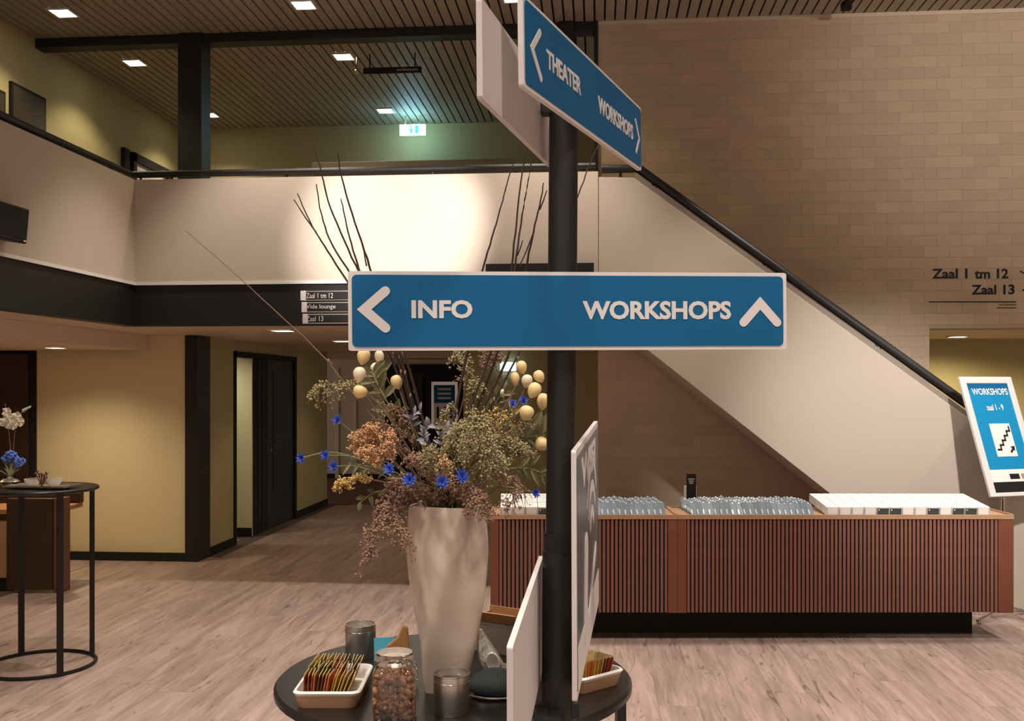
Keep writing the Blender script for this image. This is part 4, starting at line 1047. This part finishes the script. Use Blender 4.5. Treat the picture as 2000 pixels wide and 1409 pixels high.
# ================================================================== BOUQUET
MOUTH = ft(VX, VD, vh - 0.012)
def smooth_path(pts, n=6):
    pts = [Vector(p) for p in pts]; out = []
    for i in range(len(pts)-1):
        p0 = pts[max(i-1, 0)]; p1 = pts[i]; p2 = pts[i+1]; p3 = pts[min(i+2, len(pts)-1)]
        for k in range(n):
            t = k/n
            out.append(0.5*((2*p1) + (p2-p0)*t + (2*p0-5*p1+4*p2-p3)*t*t + (3*p1-p0-3*p2+p3)*t**3))
    out.append(pts[-1]); return out
def root():    # a point in the mouth of the vase
    return MOUTH + Vector((random.uniform(-0.035, 0.035), random.uniform(-0.03, 0.03), random.uniform(-0.03, 0.0)))
def loc_path(pts, o, d0, dd):
    return [p - o for p in pts]

# bare branches
def branch(label, pl, d1, r0=0.0036, m='branch', forks=()):
    o = root(); n = len(pl)
    pts = [o] + [px(x, y, VD + (d1-VD)*(i+1)/n) for i, (x, y) in enumerate(pl)]
    sp = smooth_path(pts, 5); k = len(sp)
    t = thing('bare_branch', label, 'branch', o, 0, 'bare branches in the vase')
    MB().tube([p - o + Vector((random.uniform(-1, 1), random.uniform(-1, 1), 0))*0.0008 for p in sp], [r0*(1-0.68*i/(k-1)) for i in range(k)], 6).build('stem', M[m], t, smooth=60)
    for (x0, y0, x1, y1) in forks:
        dm_ = VD + (d1-VD)*0.8
        MB().tube([px(x0, y0, dm_)-o, px((x0+x1)/2, (y0+y1)/2+2, dm_)-o, px(x1, y1, dm_)-o], [r0*0.5, r0*0.4, r0*0.3], 5).build('twig', M[m], t)
    bud = MB()
    for i in range(4, k-1):
        if random.random() < 0.5 and (sp[i]-o).length < 0.42:
            bud.ball(sp[i]-o + Vector((random.uniform(-1, 1), random.uniform(-1, 1), 0))*0.004, 0.0035, 6, (0.8, 0.8, 1.5))
    if bud.v: bud.build('buds', M['sprbrown'], t, smooth=60)['kind'] = 'stuff'
branch('bare forked branch leaning farthest left above the direction board', [(822, 900), (765, 700), (690, 570), (640, 490), (612, 445), (580, 378)], 2.16, forks=[(618, 455, 574, 390)])
branch('bare branch with its tip before the middle of the white parapet, second from left', [(828, 890), (770, 690), (700, 560), (650, 480), (628, 420), (618, 360)], 2.10)
branch('tall bare branch bending left and crossing the gallery handrail', [(830, 900), (780, 690), (715, 560), (672, 470), (640, 390), (626, 330), (610, 282)], 2.05)
branch('short bare branch at the left, ending below the tall left ones', [(840, 900), (778, 700), (715, 560), (690, 490), (675, 430), (666, 388)], 2.12)
branch('tall bare branch with its tip just above the handrail, right of the bent one', [(842, 880), (790, 690), (738, 570), (712, 490), (682, 400), (666, 340), (660, 302)], 2.00, forks=[(716, 520, 709, 480)])
branch('bare branch leaning right with its tip at the grey display case', [(880, 880), (912, 690), (930, 580), (945, 520), (965, 450), (985, 380), (1006, 303)], 2.12)
branch('tall straight bare branch ending behind the white sign back, left of a pair', [(890, 880), (955, 700), (985, 600), (998, 530), (1008, 440), (1020, 340), (1035, 255)], 2.06)
branch('tall straight bare branch ending behind the white sign back, right of a pair', [(895, 890), (968, 700), (995, 600), (1006, 520), (1020, 420), (1032, 350), (1046, 262)], 2.14, forks=[(1010, 500, 1021, 470)])
branch('bare branch with a split tip just left of the black pole', [(900, 890), (990, 700), (1015, 600), (1030, 510), (1045, 440), (1056, 390), (1062, 357)], 2.02, forks=[(1054, 410, 1068, 372), (1042, 455, 1014, 522)])
branch('bare branch reaching out to the right of the black pole', [(905, 900), (1008, 700), (1060, 560), (1100, 450), (1130, 380), (1152, 320), (1170, 280)], 2.18, r0=0.003)
branch('thin pale twig reaching far left over the corridor', [(830, 930), (760, 850), (690, 770), (625, 690), (540, 610), (470, 545), (362, 450)], 2.05, 0.0022, 'palebranch', forks=[(650, 712, 620, 684)])

# cornflowers
def cornflower(label, x, y, d, via=None, s=0.0135):
    o = root(); h = px(x, y, d)
    pts = [o] + ([px(v[0], v[1], (VD+d)/2) for v in via] if via else [o.lerp(h, 0.5) + Vector((0, 0, 0.012))]) + [h]
    t = thing('cornflower', label, 'flower', o, 0, 'blue cornflowers in the vase')
    sp = smooth_path(pts, 4)
    MB().tube([p-o for p in sp], 0.0014, 5).build('stem', M['stem'], t, smooth=60)
    dr = (sp[-1]-sp[-2]).normalized(); dr = (dr*0.5 + C(0, -1, 0.2).normalized()*0.8).normalized()
    Q = dr.to_track_quat('Z', 'Y').to_matrix().to_4x4(); hc = h - o
    MB().ball(hc - dr*0.004, 0.0042, 8, (1, 1, 1.4), Q).build('calyx', M['stem'], t, smooth=60)
    mb = MB()
    for ring, (nn, tl, L_) in enumerate(((10, 1.15, 1.0), (9, 0.7, 0.85), (6, 0.3, 0.6))):
        for k in range(nn):
            a = 2*PI*k/nn + ring*0.4 + random.uniform(-0.12, 0.12)
            v = Q.to_3x3() @ Vector((math.cos(a)*math.sin(tl), math.sin(a)*math.sin(tl), math.cos(tl)))
            mb.leaf(hc, hc + v*s*L_*random.uniform(0.85, 1.15), s*0.42, up=dr, bend=0.001, n=3)
    mb.build('petals', M['petal'], t)
cornflower('blue cornflower at the far left tip of the bouquet', 590, 895, 2.02, [(770, 930), (660, 885)])
cornflower('blue cornflower second from the left tip of the bouquet', 637, 890, 2.03, [(770, 935), (700, 895)])
cornflower('blue cornflower just below and right of the left pair', 653, 912, 2.00, [(770, 940), (700, 912)])
cornflower('blue cornflower above the tan fluffy heads at the left', 660, 822, 2.04, [(800, 930), (720, 868)])
cornflower('blue cornflower under the tan fluffy heads', 762, 917, 1.94, None, 0.0145)
cornflower('large blue cornflower over the left rim of the vase', 801, 938, 1.93, None, 0.0165)
cornflower('blue cornflower over the middle of the vase, lower one', 864, 942, 1.93, None, 0.0165)
cornflower('blue cornflower over the right half of the vase', 903, 931, 1.94, None, 0.016)
cornflower('blue cornflower above the round cream pod at the right', 1022, 784, 2.02, None, 0.0125)
cornflower('blue cornflower left of the round cream pod', 1001, 790, 2.05, None, 0.011)
cornflower('dark blue cornflower half hidden low at the right of the bouquet', 1045, 963, 2.03, [(950, 950)], 0.012)

# cream pods
def pod(label, x, y, d, w_=0.015, h_=0.018, tilt=0.0, m='pod', via=None):
    o = root(); c = px(x, y, d)
    t = thing('seed_pod', label, 'seed pod', o, 0, 'cream seed pods in the vase')
    Q = C(math.sin(tilt), -0.15, 0).normalized() if False else None
    up = (C(math.sin(tilt), 0.0, 0) + Vector((0, 0, math.cos(tilt)))).normalized()
    T = up.to_track_quat('Z', 'Y').to_matrix().to_4x4()
    b0 = c - o - up*h_*0.95
    pts = [Vector((0, 0, 0)), (b0*0.5 + Vector((0, 0, -0.01))), b0] if not via else [Vector((0, 0, 0)), px(via[0], via[1], (VD+d)/2)-o, b0]
    MB().tube(smooth_path(pts, 4), 0.0012, 5).build('stem', M['palebranch'], t, smooth=60)
    mb = MB(); n = 14; prof = [(0.0, -1.05), (0.25, -0.95), (0.62, -0.66), (0.9, -0.25), (1.0, 0.12), (0.93, 0.5), (0.68, 0.82), (0.35, 0.97), (0.0, 1.0)]
    vs = []; fs = []
    for r, z in prof:
        for j in range(n): vs.append(T @ Vector((r*w_*math.cos(2*PI*j/n), r*w_*math.sin(2*PI*j/n), z*h_)) + c - o)
    for i in range(len(prof)-1):
        for j in range(n): fs.append((i*n+j, i*n+(j+1) % n, (i+1)*n+(j+1) % n, (i+1)*n+j))
    mb.add(vs, fs).build('pod', M[m], t, smooth=80)
    cal = MB()
    for k in range(4):
        a = 2*PI*k/4+0.4; v = T.to_3x3() @ Vector((math.cos(a)*0.008, math.sin(a)*0.008, 0.004)); cal.leaf(b0, b0+v, 0.005, n=2)
    cal.build('calyx', M['paleleaf'], t)
L_ = 'left'; 
pod('cream seed pod highest at the left, touching the direction board', 710, 697, 2.02, 0.0135, 0.0170, 0.25)
pod('pale seed pod second from the top at the left', 702, 732, 2.00, 0.0128, 0.0155, 0.1, 'podlight')
pod('cream seed pod lying lowest at the left beside the olive spray', 703, 766, 1.99, 0.0150, 0.0130, 0.5)
pod('pale pointed seed pod behind the left branches', 735, 722, 2.16, 0.0135, 0.0150, 0.0, 'podlight')
pod('slim pale seed pod behind the left branches at the board edge', 741, 698, 2.18, 0.0105, 0.0150, -0.1, 'podlight')
pod('cream seed pod right of the left branches', 775, 747, 2.10, 0.0125, 0.0155, -0.35)
pod('cream seed pod at the top right of the bouquet near the lamp glow', 1019, 718, 2.00, 0.0108, 0.0135, -0.2)
pod('cream seed pod at the far right, beside the black pole', 1053, 736, 2.00, 0.0112, 0.0130, -0.5)
pod('round cream seed pod, middle of the right cluster', 1043, 763, 1.99, 0.0138, 0.0165, 0.5)
pod('pale seed pod behind the middle of the right cluster', 1029, 745, 2.06, 0.0118, 0.0140, 0.2, 'podlight')
pod('tan seed pod at the left of the right cluster', 1006, 741, 2.08, 0.0098, 0.0150, -0.1)
pod('bright round seed pod hanging below the right cluster', 1028, 807, 1.98, 0.0152, 0.0152, 0.3)
pod('cream seed pod half behind the black pole, below the cluster', 1060, 785, 2.05, 0.0125, 0.0175, 0.1)
pod('cream seed pod lowest at the right, half behind the black pole', 1058, 868, 2.04, 0.0155, 0.0140, 0.9)
pod('small pale slim pod between the right branches', 981, 772, 2.12, 0.0060, 0.0130, 0.0, 'podlight')

# dried sprays: a main stem, side twigs and many small seeds or florets
def spray(name, label, path, d1, m, n_tw=16, tw=0.035, seeds=10, r=0.0028, droop=0.4, start=0.45, cat='dried flowers', spread=1.0, sq=(1, 1, 1), group='dried sprays in the vase'):
    o = root(); nP = len(path)
    pts = [o] + [px(x, y, VD + (d1-VD)*(i+1)/nP) for i, (x, y) in enumerate(path)]
    sp = smooth_path(pts, 6); k = len(sp)
    t = thing(name, label, cat, o, 0, group)
    st_ = MB(); st_.tube([p-o for p in sp], [0.0022*(1-0.6*i/(k-1)) for i in range(k)], 5)
    sd = MB()
    for q in range(n_tw):
        i = min(k-1, int((start + (1-start)*(q+random.random())/n_tw)*(k-1)))
        b = sp[i]-o; v = Vector((random.gauss(0, 1), random.gauss(0, 1)*0.8, random.gauss(0, 0.7)))*spread
        ax_ = (sp[min(i+1, k-1)]-sp[max(i-1, 0)]).normalized()
        v = (v.normalized()*0.9 + ax_*0.6).normalized()*tw*random.uniform(0.5, 1.2)
        e = b + v + Vector((0, 0, -droop*tw)); md = b + v*0.55
        st_.tube([b, md, e], [0.0010, 0.0008, 0.0005], 4)
        for g in range(seeds):
            f = random.random(); c = (b.lerp(md, f*2) if f < 0.5 else md.lerp(e, f*2-1))
            c = c + Vector((random.gauss(0, 1), random.gauss(0, 1), random.gauss(0, 1)))*r*1.3
            sd.blob(c, r*random.uniform(0.6, 1.25), sq)
    st_.build('stems', M['palebranch'], t); x_ = sd.build('seeds', M[m], t); x_['kind'] = 'stuff'
SP = 'dried_spray'
spray(SP, 'olive dried spray reaching out left below the pale pods', [(800, 880), (740, 790), (690, 757), (640, 752), (612, 768)], 2.02, 'sprolive', 20, 0.030, 12, 0.0025, 0.7, 0.62)
spray(SP, 'tan fluffy head at the left, upper one', [(800, 930), (740, 870), (728, 842)], 1.98, 'sprtan', 18, 0.022, 26, 0.0024, 0.0, 0.8)
spray(SP, 'tan fluffy head at the left edge of the cluster', [(800, 930), (730, 890), (692, 850)], 1.97, 'sprtan', 18, 0.022, 26, 0.0024, 0.0, 0.8)
spray(SP, 'tan fluffy head in the middle of the left cluster', [(800, 940), (745, 910), (715, 880)], 1.95, 'sprtan', 24, 0.026, 28, 0.0024, 0.0, 0.72)
spray(SP, 'tan fluffy head nearest the branches', [(810, 940), (765, 900), (752, 868)], 1.96, 'sprtan', 20, 0.024, 26, 0.0024, 0.0, 0.76)
spray(SP, 'small pale tan head above the tan cluster', [(810, 930), (775, 880), (762, 848)], 1.99, 'sprtan', 10, 0.014, 22, 0.0022, 0.0, 0.84)
spray(SP, 'straw-coloured spray sticking out low at the left', [(800, 960), (740, 940), (690, 938), (655, 946)], 1.96, 'spryellow', 22, 0.020, 16, 0.0026, 0.2, 0.6)
spray(SP, 'long brown dangling spray hanging lowest at the left of the vase', [(820, 965), (770, 950), (740, 985), (728, 1030), (718, 1060), (716, 1095)], 1.93, 'sprbrown', 30, 0.022, 13, 0.0030, 0.8, 0.35)
spray(SP, 'brown dangling spray hanging over the left rim of the vase', [(825, 965), (785, 955), (770, 990), (778, 1025), (795, 1060)], 1.92, 'sprbrown', 34, 0.024, 13, 0.0030, 0.9, 0.25)
spray(SP, 'brown dangling spray between the two hanging ones', [(825, 968), (775, 960), (752, 1000), (748, 1040)], 1.93, 'sprbrown', 22, 0.022, 12, 0.0030, 0.9, 0.3)
spray(SP, 'big drooping olive spray right of the centre', [(885, 900), (915, 840), (930, 815), (950, 835), (962, 880)], 1.95, 'sprolive', 48, 0.040, 14, 0.0027, 0.95, 0.35)
spray(SP, 'drooping olive spray in the centre of the bouquet', [(880, 910), (895, 850), (905, 835), (900, 880)], 1.93, 'sprolive', 38, 0.036, 14, 0.0027, 0.95, 0.35)
spray(SP, 'olive spray low in the centre above the cornflowers', [(870, 930), (850, 890), (835, 880)], 1.93, 'sprolive', 30, 0.034, 13, 0.0026, 0.6, 0.4)
spray(SP, 'olive spray rising between the branches to the direction board', [(880, 880), (905, 780), (910, 720), (895, 695)], 2.14, 'sprolive', 30, 0.034, 15, 0.0027, 0.3, 0.6)
spray(SP, 'olive spray along the lower edge of the direction board', [(890, 880), (935, 760), (950, 705), (965, 698)], 2.16, 'sprbrown', 26, 0.032, 14, 0.0027, 0.2, 0.66)
spray(SP, 'olive spray in the gap left of the right branches', [(890, 890), (925, 790), (935, 755), (925, 770)], 2.10, 'sprolive', 24, 0.026, 14, 0.0026, 0.6, 0.6)
spray(SP, 'grey-brown spray at the right of the bouquet', [(900, 930), (960, 880), (1000, 860), (1020, 880)], 1.98, 'sprolive', 34, 0.036, 10, 0.0024, 0.4, 0.45)
spray(SP, 'brown spray over the right rim of the vase', [(895, 965), (920, 950), (930, 965), (925, 985)], 1.93, 'sprbrown', 34, 0.030, 13, 0.0030, 0.6, 0.2)
spray(SP, 'brown airy spray reaching right over the counter', [(905, 960), (960, 930), (1000, 940), (1010, 960), (985, 1000)], 1.96, 'sprbrown', 30, 0.030, 7, 0.0026, 0.6, 0.4)
spray(SP, 'brown spray filling the middle between the branches', [(860, 930), (800, 850), (780, 810), (772, 800)], 2.10, 'sprbrown', 30, 0.030, 11, 0.0026, 0.2, 0.35)
spray(SP, 'greenish spray behind the left branches', [(850, 920), (775, 830), (755, 790)], 2.12, 'sprolive', 22, 0.028, 11, 0.0025, 0.2, 0.4)
spray(SP, 'brown spray left of the centre above the vase mouth', [(850, 950), (820, 910), (805, 890)], 1.97, 'sprbrown', 28, 0.028, 12, 0.0027, 0.3, 0.2)
spray(SP, 'tan-brown spray in the centre just above the mouth', [(872, 950), (872, 915), (868, 900)], 1.93, 'sprtan', 26, 0.030, 12, 0.0024, 0.5, 0.2)
spray(SP, 'olive spray near the black pole at the right', [(905, 930), (985, 850), (1025, 830)], 2.10, 'sprolive', 26, 0.034, 9, 0.0024, 0.2, 0.45)

spray(SP, 'grey-olive spray spreading low right of the centre', [(885, 930), (930, 880), (965, 880), (985, 905)], 1.95, 'sprolive', 44, 0.038, 13, 0.0027, 0.7, 0.3)
spray(SP, 'straw spray between centre and right branches', [(890, 910), (945, 830), (975, 810)], 2.02, 'spryellow', 30, 0.036, 9, 0.0024, 0.3, 0.4)
spray(SP, 'brown spray behind the tan fluffy heads', [(845, 930), (790, 880), (760, 855), (745, 830)], 2.05, 'sprbrown', 34, 0.032, 12, 0.0027, 0.3, 0.3)
spray(SP, 'olive-brown spray low at the left of the mouth', [(840, 965), (800, 950), (770, 935)], 1.96, 'sprbrown', 32, 0.028, 12, 0.0027, 0.4, 0.2)
spray(SP, 'grey-green spray rising in the very centre', [(875, 910), (872, 840), (868, 800)], 2.05, 'sprolive', 34, 0.034, 10, 0.0025, 0.3, 0.35)
spray(SP, 'brown spray hanging over the right corner of the vase', [(900, 975), (935, 965), (948, 985), (945, 1005)], 1.95, 'sprbrown', 28, 0.026, 12, 0.0028, 0.6, 0.2)
# leafy stems
def leafy(label, path, d1, m, n=12, L=0.03, w_=0.009, start=0.35):
    o = root(); nP = len(path)
    pts = [o] + [px(x, y, VD + (d1-VD)*(i+1)/nP) for i, (x, y) in enumerate(path)]
    sp = smooth_path(pts, 6); k = len(sp)
    t = thing('leafy_stem', label, 'leaves', o, 0, 'leafy stems in the vase')
    MB().tube([p-o for p in sp], 0.0013, 5).build('stem', M['stem'], t, smooth=60)
    for q in range(n):
        i = min(k-1, int((start+(1-start)*(q+0.5)/n)*(k-1))); b = sp[i]-o; ax_ = (sp[min(i+1, k-1)]-sp[max(i-1, 0)]).normalized()
        sd = ax_.cross(C(0, 1, 0)).normalized()*(1 if q % 2 else -1)
        v = (ax_*0.7 + sd*0.8 + Vector((random.gauss(0, 0.25), random.gauss(0, 0.25), random.gauss(0, 0.25)))).normalized()*L*random.uniform(0.7, 1.15)
        MB().leaf(b, b+v, w_, up=C(0, -1, 0.4), bend=0.003, n=4).build('leaf', M[m], t)
leafy('silver-grey leafy stem in the centre of the bouquet', [(865, 930), (835, 870), (828, 845), (840, 825)], 1.96, 'sprgrey', 16, 0.019, 0.008, 0.4)
leafy('pale leafy stem pointing right between the left branches', [(850, 920), (810, 840), (805, 815), (822, 802)], 2.04, 'sprgrey', 8, 0.020, 0.007, 0.55)
leafy('small silver leafy stem right of the centre', [(880, 920), (860, 850), (885, 838)], 2.00, 'sprgrey', 8, 0.020, 0.008, 0.5)
leafy('olive leafy stem spreading to the right behind the pods', [(910, 930), (980, 880), (1030, 855), (1075, 850)], 2.16, 'leaf', 14, 0.055, 0.022, 0.45)
leafy('olive leafy stem low at the right', [(910, 950), (980, 920), (1030, 915), (1068, 930)], 2.10, 'leaf', 12, 0.040, 0.012, 0.4)
leafy('long green leaves behind the left pods', [(830, 900), (765, 800), (735, 745), (728, 725)], 2.14, 'leaf', 10, 0.050, 0.018, 0.45)
leafy('green leafy stem under the far left cornflowers', [(800, 945), (730, 915), (680, 905)], 2.02, 'stem', 10, 0.030, 0.006, 0.4)
leafy('dark leafy stem between the right branches', [(890, 920), (955, 810), (985, 760)], 2.12, 'leaf', 12, 0.034, 0.014, 0.4)
leafy('straw leafy stem pointing right at the round pod', [(905, 920), (985, 830), (1008, 795)], 2.08, 'spryellow', 10, 0.026, 0.008, 0.45)
leafy('dark green leaves below the straw spray at the left', [(810, 965), (740, 960), (700, 985)], 2.00, 'leaf', 8, 0.026, 0.010, 0.4)

# poster stand far down the corridor
p = onY(868, 800, 15.4); t = thing('poster_stand', 'small poster stand with a blue and white notice far down the corridor', 'poster stand', (p.x, 15.4, 0))
w_ = 15.4*26/F; z0, z1 = onY(868, 838, 15.4).z, onY(868, 746, 15.4).z
MB().box((-w_, 0, z0), (w_, 0.03, z1)).build('frame', M['steel'], t)
po = MB().box((-w_+0.04, -0.004, z0+0.05), (w_-0.04, 0.0, z1-0.05)).build('poster', M['whitepaint'], t)
zm = z0 + (z1-z0)*0.55
MB().box((-w_+0.04, -0.008, zm), (w_-0.04, -0.004, z1-0.05)).build('blue_field', M['signblue'], po)
for k in range(3): MB().box((-w_*0.5, -0.011, zm+0.06+0.07*k), (w_*0.5, -0.008, zm+0.09+0.07*k)).build('writing', M['signwhite'], po)
for k in (-0.5, 0, 0.5):
    MB().ball((k*w_, -0.006, zm-0.08), 0.022, 6).box((k*w_-0.02, -0.009, zm-0.24), (k*w_+0.02, -0.004, zm-0.10)).build('figure_symbol', M['ink'], po)
MB().box((-0.03, 0.01, 0.02), (0.03, 0.03, z0)).build('post', M['steel'], t)
MB().box((-0.25, -0.15, 0), (0.25, 0.2, 0.02)).build('base', M['steel'], t)
